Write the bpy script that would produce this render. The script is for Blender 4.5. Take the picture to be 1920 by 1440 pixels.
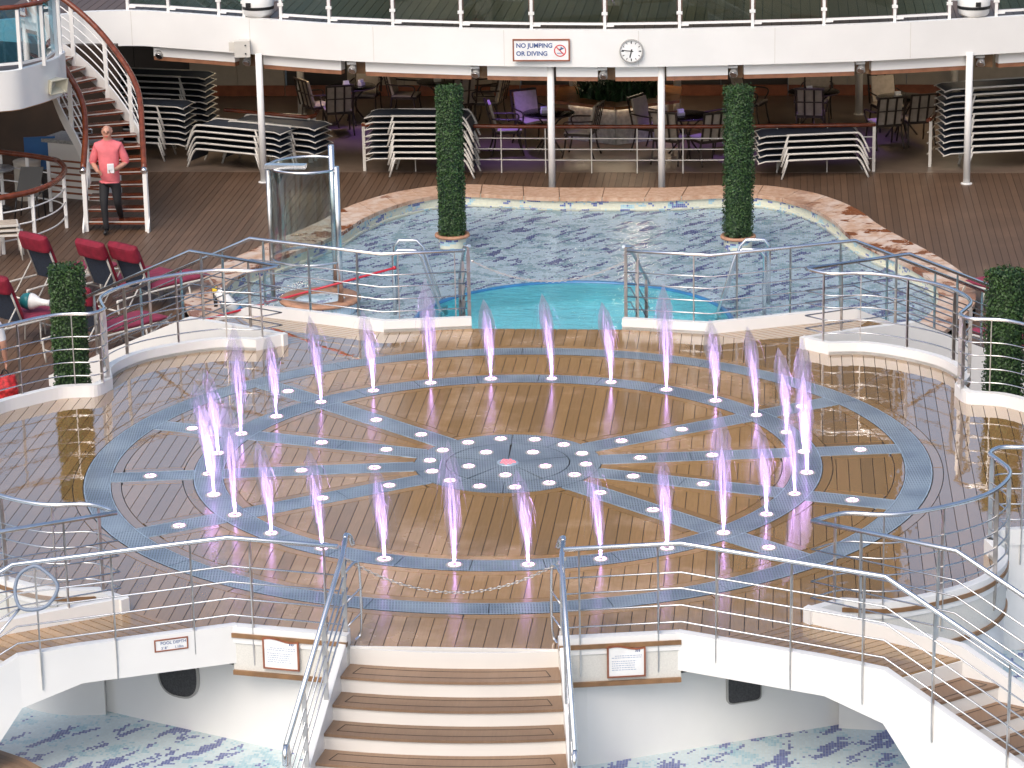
import bpy, bmesh, math, random
import numpy as np
from mathutils import Vector, Matrix
random.seed(7)
R = math.radians
for o in list(bpy.data.objects): bpy.data.objects.remove(o)
SC = bpy.context.scene
COL = SC.collection

# ------------------------------------------------------------------ camera
FPX, CAM = 5544.32, Vector((3.09, -31.948, 10.4655))
YAW, PIT, ROL = -0.0944, 0.2885, -0.0190
fw = Vector((math.sin(YAW)*math.cos(PIT), math.cos(YAW)*math.cos(PIT), -math.sin(PIT)))
rt0 = Vector((math.cos(YAW), -math.sin(YAW), 0)); up0 = rt0.cross(fw)
rt = rt0*math.cos(ROL) + up0*math.sin(ROL); up = up0*math.cos(ROL) - rt0*math.sin(ROL)
cd = bpy.data.cameras.new('camera'); cam = bpy.data.objects.new('camera', cd); COL.objects.link(cam)
cd.sensor_width = 36; cd.lens = FPX*36/1920; cd.clip_start = 0.5; cd.clip_end = 3000
m = Matrix((rt, up, -fw)).transposed().to_4x4(); m.translation = CAM
cam.matrix_world = m
SC.camera = cam

def ray(px, py):
    return rt*((px-960)/FPX) + up*((720-py)/FPX) + fw
def at(px, py, z):
    d = ray(px, py); t = (z-CAM.z)/d.z
    return CAM + d*t
def aty(px, py, y):
    d = ray(px, py); t = (y-CAM.y)/d.y
    return CAM + d*t

# ------------------------------------------------------------------ world, sun, exposure
SUN_EL, SUN_AZ = 48, 200      # azimuth clockwise from +Y
w = bpy.data.worlds.new('World'); SC.world = w; w.use_nodes = True
nt = w.node_tree; nt.nodes.clear()
sky = nt.nodes.new('ShaderNodeTexSky'); sky.sky_type = 'NISHITA'; sky.sun_disc = False
sky.sun_elevation = R(SUN_EL); sky.sun_rotation = R(SUN_AZ)
sky.air_density = 1.0; sky.dust_density = 4.5; sky.ozone_density = 1.5
bg = nt.nodes.new('ShaderNodeBackground'); bg.inputs[1].default_value = 0.15
wo = nt.nodes.new('ShaderNodeOutputWorld')
nt.links.new(sky.outputs[0], bg.inputs[0]); nt.links.new(bg.outputs[0], wo.inputs[0])
sl = bpy.data.lights.new('sun', 'SUN'); sl.energy = 0.6; sl.angle = R(40); sl.color = (1, .96, .91)
so = bpy.data.objects.new('sun', sl); COL.objects.link(so)
sd = Vector((math.sin(R(SUN_AZ))*math.cos(R(SUN_EL)), math.cos(R(SUN_AZ))*math.cos(R(SUN_EL)), math.sin(R(SUN_EL))))
so.rotation_euler = sd.to_track_quat('Z', 'Y').to_euler(); so.location = (0, -20, 30)
vs = SC.view_settings; vs.view_transform = 'Standard'; vs.look = 'None'; vs.exposure = 0.5; vs.gamma = 1; vs.use_curve_mapping = False
SC.render.engine = 'CYCLES'
SC.cycles.transparent_max_bounces = 24; SC.cycles.max_bounces = 8

# ------------------------------------------------------------------ materials
M = {}
class NB:
    def __init__(s, name):
        s.m = bpy.data.materials.new(name); s.m.use_nodes = True
        s.t = s.m.node_tree; s.t.nodes.clear()
        s.out = s.n('OutputMaterial')
        M[name] = s.m
    def n(s, typ, **kw):
        nd = s.t.nodes.new('ShaderNode'+typ)
        for k, v in kw.items(): setattr(nd, k, v)
        return nd
    def l(s, a, b): s.t.links.new(a, b)
    def val(s, sock, v):
        if hasattr(v, 'is_output'): s.l(v, sock)
        else: sock.default_value = v
    def math(s, op, a, b=0.0, c=0.0):
        nd = s.n('Math', operation=op); s.val(nd.inputs[0], a); s.val(nd.inputs[1], b); s.val(nd.inputs[2], c); return nd.outputs[0]
    def vmath(s, op, a, b=(0, 0, 0)):
        nd = s.n('VectorMath', operation=op); s.val(nd.inputs[0], a); s.val(nd.inputs[1], b); return nd.outputs[0]
    def mix(s, f, a, b):
        nd = s.n('Mix', data_type='RGBA'); s.val(nd.inputs[0], f); s.val(nd.inputs[6], a); s.val(nd.inputs[7], b); return nd.outputs[2]
    def noise(s, vec, scale, detail=3, rough=.5):
        nd = s.n('TexNoise'); nd.inputs['Scale'].default_value = scale; nd.inputs['Detail'].default_value = detail
        nd.inputs['Roughness'].default_value = rough
        if vec is not None: s.l(vec, nd.inputs['Vector'])
        return nd.outputs['Fac']
    def ramp(s, f, lo, hi):
        nd = s.n('MapRange', interpolation_type='SMOOTHSTEP'); s.l(f, nd.inputs[0]) if hasattr(f, 'is_output') else None
        nd.inputs[1].default_value = lo; nd.inputs[2].default_value = hi; return nd.outputs[0]
    def pos(s): return s.n('NewGeometry').outputs['Position']
    def rnd(s): return s.n('ObjectInfo').outputs['Random']
    def pbr(s, col, rough=.5, metal=0., **kw):
        b = s.n('BsdfPrincipled'); s.val(b.inputs['Base Color'], col); s.val(b.inputs['Roughness'], rough); b.inputs['Metallic'].default_value = metal
        for k, v in kw.items(): s.val(b.inputs[k], v)
        return b
    def bump(s, h, strength=.3, dist=.02):
        b = s.n('Bump'); b.inputs['Strength'].default_value = strength; b.inputs['Distance'].default_value = dist; s.l(h, b.inputs['Height']); return b.outputs[0]
    def fin(s, b): s.l(b.outputs[0], s.out.inputs['Surface'])

def c4(c): return (c[0], c[1], c[2], 1)
def simple(name, col, rough=.5, metal=0., var=.06, nscale=6., bump=0., **kw):
    b = NB(name); p = b.pos(); n = b.noise(p, nscale, 4)
    f = b.ramp(n, .3, .7)
    c = b.mix(f, c4([x*(1-var) for x in col]), c4([min(1, x*(1+var)) for x in col]))
    pb = b.pbr(c, rough, metal, **kw)
    if bump: b.l(b.bump(b.noise(p, nscale*6, 3), bump, .01), pb.inputs['Normal'])
    b.fin(pb); return b.m

simple('white_paint', (.80, .79, .76), .32, var=.025, nscale=1.2)
simple('warm_white', (.76, .735, .69), .4, var=.03, nscale=1.5)
simple('cream_panel', (.66, .645, .59), .6, var=.05, nscale=70, bump=.15)
simple('teak_trim', (.23, .125, .055), .35, var=.2, nscale=7)
simple('varnish', (.17, .042, .018), .22, var=.3, nscale=8)
simple('stainless', (.78, .78, .78), .26, 1., var=.08, nscale=5)
simple('stainless_post', (.60, .57, .54), .3, 1., var=.15, nscale=7)
simple('stainless_rod', (.60, .60, .60), .22, 1., var=.08, nscale=5)
simple('bezel_dark', (.10, .105, .115), .4, .5)
simple('caulk', (.035, .026, .020), .6)
simple('navy_sling', (.022, .032, .052), .65, var=.2, nscale=30)
simple('frame_white', (.62, .59, .53), .4, var=.05)
simple('frame_cream', (.62, .55, .45), .45, var=.08)
simple('red_cushion', (.20, .006, .022), .8, var=.18, nscale=9, bump=.35)
simple('rose_cushion', (.25, .03, .065), .8, var=.12, nscale=9, bump=.3)
simple('black_mesh', (.05, .05, .052), .6, var=.3, nscale=60, bump=.3)
simple('black_plastic', (.015, .015, .016), .35)
simple('dark_metal', (.05, .035, .025), .4, .3, var=.3)
simple('chair_cream', (.44, .37, .29), .7, var=.1, nscale=12)
simple('wood_top', (.30, .12, .04), .3, var=.3, nscale=9)
simple('grey_stone', (.30, .30, .29), .4, var=.25, nscale=25)
simple('stone_block', (.50, .49, .46), .5, var=.2, nscale=14)
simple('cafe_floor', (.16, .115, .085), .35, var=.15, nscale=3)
simple('beige_wall', (.42, .36, .29), .6, var=.05)
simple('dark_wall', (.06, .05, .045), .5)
simple('ceiling', (.07, .045, .03), .6)
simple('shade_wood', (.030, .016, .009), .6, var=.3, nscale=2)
simple('blind_slat', (.26, .115, .06), .5, var=.15)
simple('soffit', (.45, .24, .10), .5, var=.12)
simple('soil', (.03, .02, .014), .9, var=.4, nscale=40)
simple('blue_panel', (.03, .14, .36), .4)
simple('sign_white', (.82, .82, .80), .3)
simple('sign_blue', (.05, .10, .27), .5)
simple('sign_grey', (.34, .40, .52), .5)
simple('sign_red', (.62, .03, .03), .4)
simple('sign_frame', (.26, .085, .04), .35, var=.2)
simple('cap_grey', (.36, .35, .33), .5)
simple('horn_beige', (.60, .57, .44), .4, var=.05)
simple('red_plastic', (.60, .03, .05), .3)
simple('teal_plastic', (.02, .19, .20), .35)
simple('yellow_plastic', (.70, .50, .03), .4)
simple('net_frame', (.20, .25, .33), .4)
simple('skin', (.52, .27, .19), .5, var=.08, nscale=14)
simple('pink_shirt', (.72, .17, .19), .8, var=.10, nscale=9, bump=.2)
simple('white_shirt', (.75, .75, .76), .8, var=.05)
simple('black_cloth', (.012, .012, .014), .75)
simple('hair_grey', (.35, .32, .30), .7)
simple('paper', (.85, .85, .85), .6)
simple('red_bag', (.45, .02, .025), .6, var=.5, nscale=22)
simple('rim_blue', (.03, .16, .34), .3, var=.15)
simple('pool_turq', (.36, .82, .92), .35, var=.12, nscale=1.6)
simple('pot_brown', (.42, .22, .13), .5, var=.2, nscale=12)
simple('screen_dark', (.035, .033, .032), .45, var=.3, nscale=.6)
simple('chrome', (.75, .75, .76), .08, 1.)

# wet teak deck: colour per plank, film of water with calm puddles
def deck_mat(name, dry, wet, wetness):
    b = NB(name); p = b.pos(); rn = b.rnd()
    sep = b.n('SeparateXYZ'); b.l(p, sep.inputs[0])
    st = b.vmath('MULTIPLY', p, (14, .9, 1)); grain = b.noise(st, 3, 4, .6)
    n1 = b.noise(p, .42, 5, .55); n2 = b.noise(p, 2.3, 5, .6)
    damp = b.ramp(b.math('ADD', b.math('MULTIPLY', n1, .75), b.math('MULTIPLY', n2, .25)), .38, .52)
    if wetness:
        ax = b.math('ABSOLUTE', sep.outputs[0])
        ln = b.n('VectorMath', operation='LENGTH'); b.l(p, ln.inputs[0]); rad = ln.outputs['Value']
        side = b.ramp(b.math('ADD', b.math('MULTIPLY', ax, .62), b.math('MULTIPLY', rad, .38)), 2.2, 4.5)
        yfar = b.ramp(sep.outputs[1], -6.5, -3.0)
        pud = b.math('ADD', b.math('MULTIPLY', side, .40), b.math('MULTIPLY', n1, .62)); pud = b.math('ADD', pud, b.math('MULTIPLY', n2, .18))
        pud = b.math('MULTIPLY', b.ramp(pud, .48, .60), yfar)
        damp = b.math('MAXIMUM', damp, pud)
    c = b.mix(damp, c4(dry), c4(wet))
    vv = b.math('MULTIPLY_ADD', rn, .34, .83); g2 = b.math('MULTIPLY_ADD', grain, .36, .82)
    sc = b.math('MULTIPLY', vv, g2)
    mul = b.n('Mix', data_type='RGBA', blend_type='MULTIPLY'); mul.inputs[0].default_value = 1
    b.l(c, mul.inputs[6]); cc = b.n('CombineColor'); [b.l(sc, cc.inputs[i]) for i in range(3)]; b.l(cc.outputs[0], mul.inputs[7])
    if wetness:
        ro = b.math('SUBTRACT', .30, b.math('MULTIPLY', damp, .17)); ro = b.math('SUBTRACT', ro, b.math('MULTIPLY', pud, .115))
        pb = b.pbr(mul.outputs[2], ro)
        cw = b.math('MULTIPLY_ADD', pud, .75, .25)
        b.l(cw, pb.inputs['Coat Weight']); pb.inputs['Coat IOR'].default_value = 2.35
        b.l(b.math('MULTIPLY_ADD', pud, -.15, .17), pb.inputs['Coat Roughness'])
        rp = b.vmath('MULTIPLY', p, (1, .55, 1))
        rip = b.math('ADD', b.noise(rp, 3.0, 2, .5), b.math('MULTIPLY', b.noise(rp, 9, 2, .5), .25))
        bn = b.bump(rip, .16, .035); b.l(bn, pb.inputs['Coat Normal'])
    else:
        pb = b.pbr(mul.outputs[2], .48); b.l(b.bump(grain, .15, .004), pb.inputs['Normal'])
    b.fin(pb)
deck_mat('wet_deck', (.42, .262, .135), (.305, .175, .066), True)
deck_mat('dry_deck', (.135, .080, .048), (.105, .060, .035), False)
deck_mat('tread_deck', (.27, .175, .11), (.225, .14, .085), False)

# steel drain grating: slots
b = NB('grating'); p = b.pos()
sep = b.n('SeparateXYZ'); b.l(p, sep.inputs[0])
sl1 = b.math('SINE', b.math('MULTIPLY', b.math('ADD', sep.outputs[0], b.math('MULTIPLY', sep.outputs[1], .12)), 2*math.pi/.030))
sl2 = b.math('SINE', b.math('MULTIPLY', sep.outputs[1], 2*math.pi/.075))
slot = b.math('MULTIPLY', b.ramp(sl1, .0, .7), b.math('SUBTRACT', 1.0, b.math('MULTIPLY', b.ramp(sl2, .5, .9), .8)))
nz = b.ramp(b.noise(p, 1.3, 4), .35, .65)
base = b.mix(nz, c4((.20, .25, .30)), c4((.33, .395, .445)))
col = b.mix(b.math('MULTIPLY', slot, b.math('MULTIPLY_ADD', b.ramp(b.noise(p, .8, 2), .4, .6), .35, .25)), base, c4((.03, .035, .04)))
pb = b.pbr(col, .38, .25); pb.inputs['Coat Weight'].default_value = .35; pb.inputs['Coat Roughness'].default_value = .12
b.l(b.bump(slot, .3, .006), pb.inputs['Normal']); b.fin(pb)
simple('grating_edge', (.38, .47, .54), .4, .3, var=.2, nscale=9)

# glass mosaic
def mosaic(name, base, uv, thr, s=.028, light=.56, k=1.):
    b = NB(name)
    if uv: v = b.n('UVMap').outputs[0]
    else: v = b.pos()
    cell = b.vmath('FLOOR', b.vmath('DIVIDE', v, (s, s*1.35 if not uv else s, s)))
    m0 = b.n('Mapping'); b.l(cell, m0.inputs[0]); m0.inputs['Rotation'].default_value = (0, 0, -.75 if not uv else -.3); mp = b.n('Mapping'); b.l(m0.outputs[0], mp.inputs[0]); mp.inputs['Scale'].default_value = (.042*k, .15*k, .1)
    d1 = b.noise(mp.outputs[0], 1.0, 3, .62)
    mp2 = b.n('Mapping'); b.l(cell, mp2.inputs[0]); mp2.inputs['Location'].default_value = (31, 7, 0); mp2.inputs['Rotation'].default_value = (0, 0, -.25); mp2.inputs['Scale'].default_value = (.06*k, .11*k, .1)
    d2 = b.noise(mp2.outputs[0], 1.0, 4, .7)
    wn = b.n('TexWhiteNoise', noise_dimensions='3D'); b.l(cell, wn.inputs[0])
    jit = b.math('MULTIPLY_ADD', wn.outputs[0], .07, -.035)
    dark = b.math('GREATER_THAN', b.math('ADD', d1, jit), thr); lt = b.math('GREATER_THAN', b.math('ADD', d2, b.math('MULTIPLY', jit, 1.6)), light)
    tone = b.mix(wn.outputs[0], c4([x*.93 for x in base]), c4([min(1, x*1.04) for x in base]))
    c = b.mix(lt, tone, b.mix(wn.outputs[0], c4((.24, .46, .55)), c4((.42, .60, .66))))
    c = b.mix(dark, c, b.mix(wn.outputs[0], c4((.055, .075, .26)), c4((.12, .16, .40))))
    fr = b.vmath('FRACTION', b.vmath('DIVIDE', v, (s, s*1.35 if not uv else s, s)))
    sp = b.n('SeparateXYZ'); b.l(fr, sp.inputs[0])
    g = b.math('MAXIMUM', b.math('GREATER_THAN', b.math('ABSOLUTE', b.math('SUBTRACT', sp.outputs[0], .5)), .42), b.math('GREATER_THAN', b.math('ABSOLUTE', b.math('SUBTRACT', sp.outputs[1], .5)), .42))
    c = b.mix(b.math('MULTIPLY', g, .5), c, c4((.62, .64, .58)))
    b.fin(b.pbr(c, .28))
mosaic('mosaic_floor', (.56, .67, .70), False, .575, .028, .56, 1.25)
mosaic('mosaic_pool', (.68, .84, .93), False, .575, .034, .53, 1.5)
mosaic('mosaic_wall', (.66, .66, .52), True, .58, .034, .58, 1.5)

# water
def water(name, tint, scale, strength, stretch, gl=1.0):
    b = NB(name); p = b.pos()
    h = b.noise(b.vmath('MULTIPLY', p, stretch), scale, 3, .55)
    nrm = b.bump(h, strength, .06)
    fr = b.n('Fresnel'); fr.inputs[0].default_value = 1.34; b.l(nrm, fr.inputs['Normal'])
    tr = b.n('BsdfRefraction'); tr.inputs[0].default_value = c4(tint); tr.inputs['IOR'].default_value = 1.33; tr.inputs['Roughness'].default_value = .0; b.l(nrm, tr.inputs['Normal'])
    gs = b.n('BsdfGlossy'); gs.inputs['Roughness'].default_value = .06; b.l(nrm, gs.inputs['Normal'])
    mx = b.n('MixShader'); b.l(b.math('MULTIPLY', fr.outputs[0], gl), mx.inputs[0]); b.l(tr.outputs[0], mx.inputs[1]); b.l(gs.outputs[0], mx.inputs[2])
    b.fin(mx)
water('water_shallow', (.98, .99, 1.0), 4.0, .35, (1, 1.6, 1), .8)
water('water_deep', (.80, .97, .98), 3.2, .5, (1, 1.7, 1), .9)

# glass
def glass(name, tint, fac=.06, gl=(1, 1, 1)):
    b = NB(name); tr = b.n('BsdfTransparent'); tr.inputs[0].default_value = c4(tint)
    gs = b.n('BsdfGlossy'); gs.inputs['Roughness'].default_value = .02; gs.inputs[0].default_value = c4(gl)
    lw = b.n('Fresnel'); lw.inputs[0].default_value = 1.5
    mx = b.n('MixShader'); b.l(b.math('MULTIPLY_ADD', lw.outputs[0], .5, fac-.03), mx.inputs[0]); b.l(tr.outputs[0], mx.inputs[1]); b.l(gs.outputs[0], mx.inputs[2]); b.fin(mx)
glass('glass_clear', (.88, .92, .91)); glass('glass_green', (.62, .77, .70), .05); glass('glass_blue', (.35, .66, .76), .10); glass('glass_table', (.25, .28, .28), .1)

# leaves
b = NB('leaf'); p = b.pos(); rn = b.noise(p, 40, 2); r2 = b.noise(p, 5, 2)
f = b.math('ADD', b.math('MULTIPLY', rn, .7), b.math('MULTIPLY', r2, .3))
c = b.mix(b.ramp(f, .35, .65), c4((.012, .036, .011)), c4((.055, .115, .028)))
pb = b.pbr(c, .5); pb.inputs['Specular IOR Level'].default_value = .4; b.fin(pb)
simple('leaf_dark', (.010, .030, .010), .7)
simple('plant_leaf', (.02, .06, .018), .5, var=.5, nscale=9)

def emit(name, col, st):
    b = NB(name); e = b.n('Emission'); e.inputs[0].default_value = c4(col); e.inputs[1].default_value = st; b.l(e.outputs[0], b.out.inputs[0])
emit('led_pink', (1, .56, .90), 3.4); emit('led_red', (1, .22, .27), 1.3); emit('led_warm', (1, .80, .56), 24.0); emit('led_violet', (.55, .18, 1), 3.0); emit('led_blue', (.55, .75, 1), 9)

# ------------------------------------------------------------------ mesh helpers
class MB:
    def __init__(s): s.v = []; s.f = []; s.mi = []; s.sm = []; s.uv = {}
    def add(s, vs, fs, mi=0, smooth=False):
        o = len(s.v); s.v += [tuple(x) for x in vs]
        for f in fs: s.f.append(tuple(i+o for i in f)); s.mi.append(mi); s.sm.append(smooth)
        return s
    def box(s, c, size, rz=0., mi=0, M4=None):
        x, y, z = (q/2 for q in size); cs, sn = math.cos(rz), math.sin(rz)
        vs = []
        for dz in (-z, z):
            for dx, dy in ((-x, -y), (x, -y), (x, y), (-x, y)):
                q = Vector((dx, dy, dz))
                q = M4 @ q if M4 else Vector((dx*cs-dy*sn, dx*sn+dy*cs, dz))
                vs.append((c[0]+q.x, c[1]+q.y, c[2]+q.z))
        return s.add(vs, [(3, 2, 1, 0), (4, 5, 6, 7), (0, 1, 5, 4), (1, 2, 6, 5), (2, 3, 7, 6), (3, 0, 4, 7)], mi)
    def bar(s, a, b, w, t, upv=(0, 0, 1), mi=0):
        a = Vector(a); b = Vector(b); d = (b-a); L = d.length; d.normalize(); u = Vector(upv); sx = d.cross(u)
        if sx.length < 1e-4: sx = d.cross(Vector((1, 0, 0)))
        sx.normalize(); u = sx.cross(d)
        vs = [tuple(q + sx*(i*w/2) + u*(j*t/2)) for q in (a, b) for i, j in ((-1, -1), (1, -1), (1, 1), (-1, 1))]
        return s.add(vs, [(3, 2, 1, 0), (4, 5, 6, 7), (0, 1, 5, 4), (1, 2, 6, 5), (2, 3, 7, 6), (3, 0, 4, 7)], mi)
    def tube(s, pts, r, seg=8, mi=0, closed=False, cap=True):
        pts = [Vector(p) for p in pts]; n = len(pts); rs = r if isinstance(r, (list, tuple)) else [r]*n
        vs = []; u = None
        for i, p in enumerate(pts):
            a = pts[i-1] if (i or closed) else p; c = pts[(i+1) % n] if (i < n-1 or closed) else p
            d = (c-a).normalized()
            if u is None:
                u = Vector((0, 0, 1)) if abs(d.z) < .9 else Vector((1, 0, 0))
            u = (u - d*u.dot(d))
            if u.length < 1e-5: u = d.orthogonal()
            u.normalize(); q = d.cross(u)
            d0 = (p-a).normalized() if (p-a).length > 1e-6 else d
            k = 1/max(.5, d0.dot(d))
            for j in range(seg):
                th = 2*math.pi*j/seg; vs.append(tuple(p + (u*math.cos(th) + q*math.sin(th)) * rs[i]*(1+(k-1)*.6)))
        fs = []
        for i in range(n if closed else n-1):
            for j in range(seg):
                a = i*seg+j; b2 = i*seg+(j+1) % seg; c = ((i+1) % n)*seg+(j+1) % seg; d = ((i+1) % n)*seg+j
                fs.append((a, d, c, b2))
        s.add(vs, fs, mi, True)
        if cap and not closed:
            o = len(s.v)-len(vs); s.f.append(tuple(o+j for j in range(seg))); s.mi.append(mi); s.sm.append(False)
            s.f.append(tuple(o+(n-1)*seg+j for j in reversed(range(seg)))); s.mi.append(mi); s.sm.append(False)
        return s
    def lathe(s, prof, seg=24, c=(0, 0, 0), mi=0, smooth=True):
        vs = []; n = len(prof)
        for r, z in prof:
            for j in range(seg):
                th = 2*math.pi*j/seg; vs.append((c[0]+r*math.cos(th), c[1]+r*math.sin(th), c[2]+z))
        fs = [(i*seg+j, i*seg+(j+1) % seg, (i+1)*seg+(j+1) % seg, (i+1)*seg+j) for i in range(n-1) for j in range(seg)]
        return s.add(vs, fs, mi, smooth)
    def prism(s, poly, z0, z1, mi=0, bottom=True):
        a = sum(poly[i-1][0]*poly[i][1]-poly[i][0]*poly[i-1][1] for i in range(len(poly)))
        if a < 0: poly = poly[::-1]
        n = len(poly); vs = [(x, y, z0) for x, y in poly] + [(x, y, z1) for x, y in poly]
        fs = [tuple(range(n, 2*n))] + [(i, (i+1) % n, n+(i+1) % n, n+i) for i in range(n)]
        if bottom: fs.append(tuple(reversed(range(n))))
        return s.add(vs, fs, mi)
    def strip(s, lo, hi, mi=0, smooth=True, closed=False, uvs=None):   # quad strip between two point lists
        n = len(lo); o = len(s.v); s.v += [tuple(p) for p in lo] + [tuple(p) for p in hi]
        for i in range(n if closed else n-1):
            j = (i+1) % n; s.f.append((o+i, o+j, o+n+j, o+n+i)); s.mi.append(mi); s.sm.append(smooth)
            if uvs: s.uv[len(s.f)-1] = [uvs[0][i], uvs[0][j], uvs[1][j], uvs[1][i]]
        return s
    def plate(s, lo, hi, t):   # thin slab following two edges (smooth sheet with thickness)
        lo = [Vector(p) for p in lo]; hi = [Vector(p) for p in hi]
        nrm = []
        for i in range(len(lo)):
            j = min(i+1, len(lo)-1); k = max(i-1, 0)
            nrm.append(((lo[j]-lo[k]).cross(hi[i]-lo[i])).normalized()*t)
        s.strip(lo, hi); s.strip([p-q for p, q in zip(hi, nrm)], [p-q for p, q in zip(lo, nrm)])
        s.strip(hi, [p-q for p, q in zip(hi, nrm)], smooth=False); s.strip([p-q for p, q in zip(lo, nrm)], lo, smooth=False)
        for i in (0, -1):
            a = [lo[i], lo[i]-nrm[i], hi[i]-nrm[i], hi[i]]
            s.add(a, [(0, 1, 2, 3) if i == 0 else (3, 2, 1, 0)])
        return s

MESHC = {}
def mesh(mb, mats, off=(0, 0, 0), name='m'):
    me = bpy.data.meshes.new(name)
    ox, oy, oz = off
    me.from_pydata([(x-ox, y-oy, z-oz) for x, y, z in mb.v], [], mb.f)
    for mm in (mats if isinstance(mats, (list, tuple)) else [mats]): me.materials.append(M[mm])
    me.polygons.foreach_set('material_index', mb.mi); me.polygons.foreach_set('use_smooth', mb.sm)
    if mb.uv:
        uvl = me.uv_layers.new(name='UVMap')
        for pi, us in mb.uv.items():
            pl = me.polygons[pi]
            for k, li in enumerate(pl.loop_indices): uvl.data[li].uv = us[k]
    me.update(); return me
def tag(o, label, cat, group=None, kind=None):
    if label: o['label'] = label
    if cat: o['category'] = cat
    if group: o['group'] = group
    if kind: o['kind'] = kind
    return o
def obj(name, mb, mats, parent=None, off=None):
    """one mesh object; under a thing its vertices are given in world space and stored relative to the thing"""
    base = (0, 0, 0)
    if parent is not None:
        base = WL.get(parent.name, (0, 0, 0))
    if off is not None: base = off
    o = bpy.data.objects.new(name, mesh(mb, mats, base, name)); COL.objects.link(o)
    if parent is not None: o.parent = parent; WL[o.name] = base
    elif off is not None: o.location = off; WL[o.name] = tuple(off)
    else: WL[o.name] = (0, 0, 0)
    return o
WL = {}
def thing(name, label, cat, loc=(0, 0, 0), group=None, rz=0.):
    o = bpy.data.objects.new(name, None); COL.objects.link(o); o.location = loc; o.rotation_euler[2] = rz
    o.empty_display_size = .1; WL[o.name] = tuple(loc) if rz == 0. else (0, 0, 0)
    return tag(o, label, cat, group)
def lthing(name, label, cat, group=None):            # a thing built at the origin, placed later
    return thing(name, label, cat, (0, 0, 0), group)
def copy_tree(o, parent=None):
    c = o.copy(); COL.objects.link(c)
    if parent is not None: c.parent = parent
    for ch in list(o.children): copy_tree(ch, c)
    return c
def put(o, loc, rz=0., label=None, s=1.):
    o.location = loc; o.rotation_euler = (0, 0, rz); o.scale = (s, s, s)
    if label: o['label'] = label
    return o
class Proto:            # first use places the original, later uses copy it
    def __init__(s, o): s.o = o; s.used = False
    def __call__(s, loc, rz=0., label=None, group=None, sc=1.):
        o = copy_tree(s.o) if s.used else s.o; s.used = True
        put(o, loc, rz, label, sc)
        if group: o['group'] = group
        return o
def clip(poly, nx, ny, d):      # keep nx*x+ny*y <= d
    out = []
    for i in range(len(poly)):
        a, b2 = poly[i-1], poly[i]; da = nx*a[0]+ny*a[1]-d; db = nx*b2[0]+ny*b2[1]-d
        if (da <= 0) != (db <= 0):
            t = da/(da-db); out.append((a[0]+(b2[0]-a[0])*t, a[1]+(b2[1]-a[1])*t))
        if db <= 0: out.append(b2)
    return out
def area(poly): return abs(sum(poly[i-1][0]*poly[i][1]-poly[i][0]*poly[i-1][1] for i in range(len(poly))))/2
def dedupe(poly):
    out = []
    for q in poly:
        if not out or abs(q[0]-out[-1][0])+abs(q[1]-out[-1][1]) > 1e-4: out.append(q)
    if len(out) > 1 and abs(out[0][0]-out[-1][0])+abs(out[0][1]-out[-1][1]) < 1e-4: out.pop()
    return out
def smooth(pts, n=6, closed=False):     # Catmull-Rom
    P = [Vector(p) for p in pts]; N = len(P); out = []
    for i in range(N if closed else N-1):
        p0 = P[i-1] if (i or closed) else P[0]*2-P[1]; p1 = P[i]; p2 = P[(i+1) % N]; p3 = P[(i+2) % N] if (i+2 < N or closed) else P[-1]*2-P[-2]
        for k in range(n):
            t = k/n; out.append(.5*((2*p1)+(p2-p0)*t+(2*p0-5*p1+4*p2-p3)*t*t+(3*p1-p0-3*p2+p3)*t**3))
    if not closed: out.append(P[-1])
    return out
def lerp(a, b, t): return tuple(x+(y-x)*t for x, y in zip(a, b))
def offset2(pts, d):     # offset a 2D polyline to its left by d
    out = []
    for i in range(len(pts)):
        a = Vector(pts[max(i-1, 0)][:2]); b2 = Vector(pts[i][:2]); c = Vector(pts[min(i+1, len(pts)-1)][:2])
        n = Vector((0, 0))
        for u, v in ((a, b2), (b2, c)):
            t = v-u
            if t.length > 1e-6: t.normalize(); n += Vector((-t.y, t.x))
        if n.length < 1e-6: n = Vector((0, 1))
        n.normalize(); out.append((b2.x+n.x*d, b2.y+n.y*d))
    return out
def text_mesh(name, body, size, mat, parent, M4, align='LEFT', bold=0.):
    cu = bpy.data.curves.new('txt', 'FONT'); cu.body = body; cu.size = size; cu.align_x = align; cu.extrude = .001; cu.offset = bold
    t = bpy.data.objects.new('txt', cu); COL.objects.link(t)
    bpy.context.view_layer.update()
    me = bpy.data.meshes.new_from_object(t.evaluated_get(bpy.context.evaluated_depsgraph_get()))
    bpy.data.objects.remove(t); bpy.data.curves.remove(cu)
    me.transform(M4); me.materials.clear(); me.materials.append(M[mat])
    o = bpy.data.objects.new(name, me); COL.objects.link(o); o.parent = parent
    return o
ORD = ['', 'first', 'second', 'third', 'fourth', 'fifth', 'sixth', 'seventh', 'eighth', 'ninth', 'tenth', 'eleventh', 'twelfth']
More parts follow.
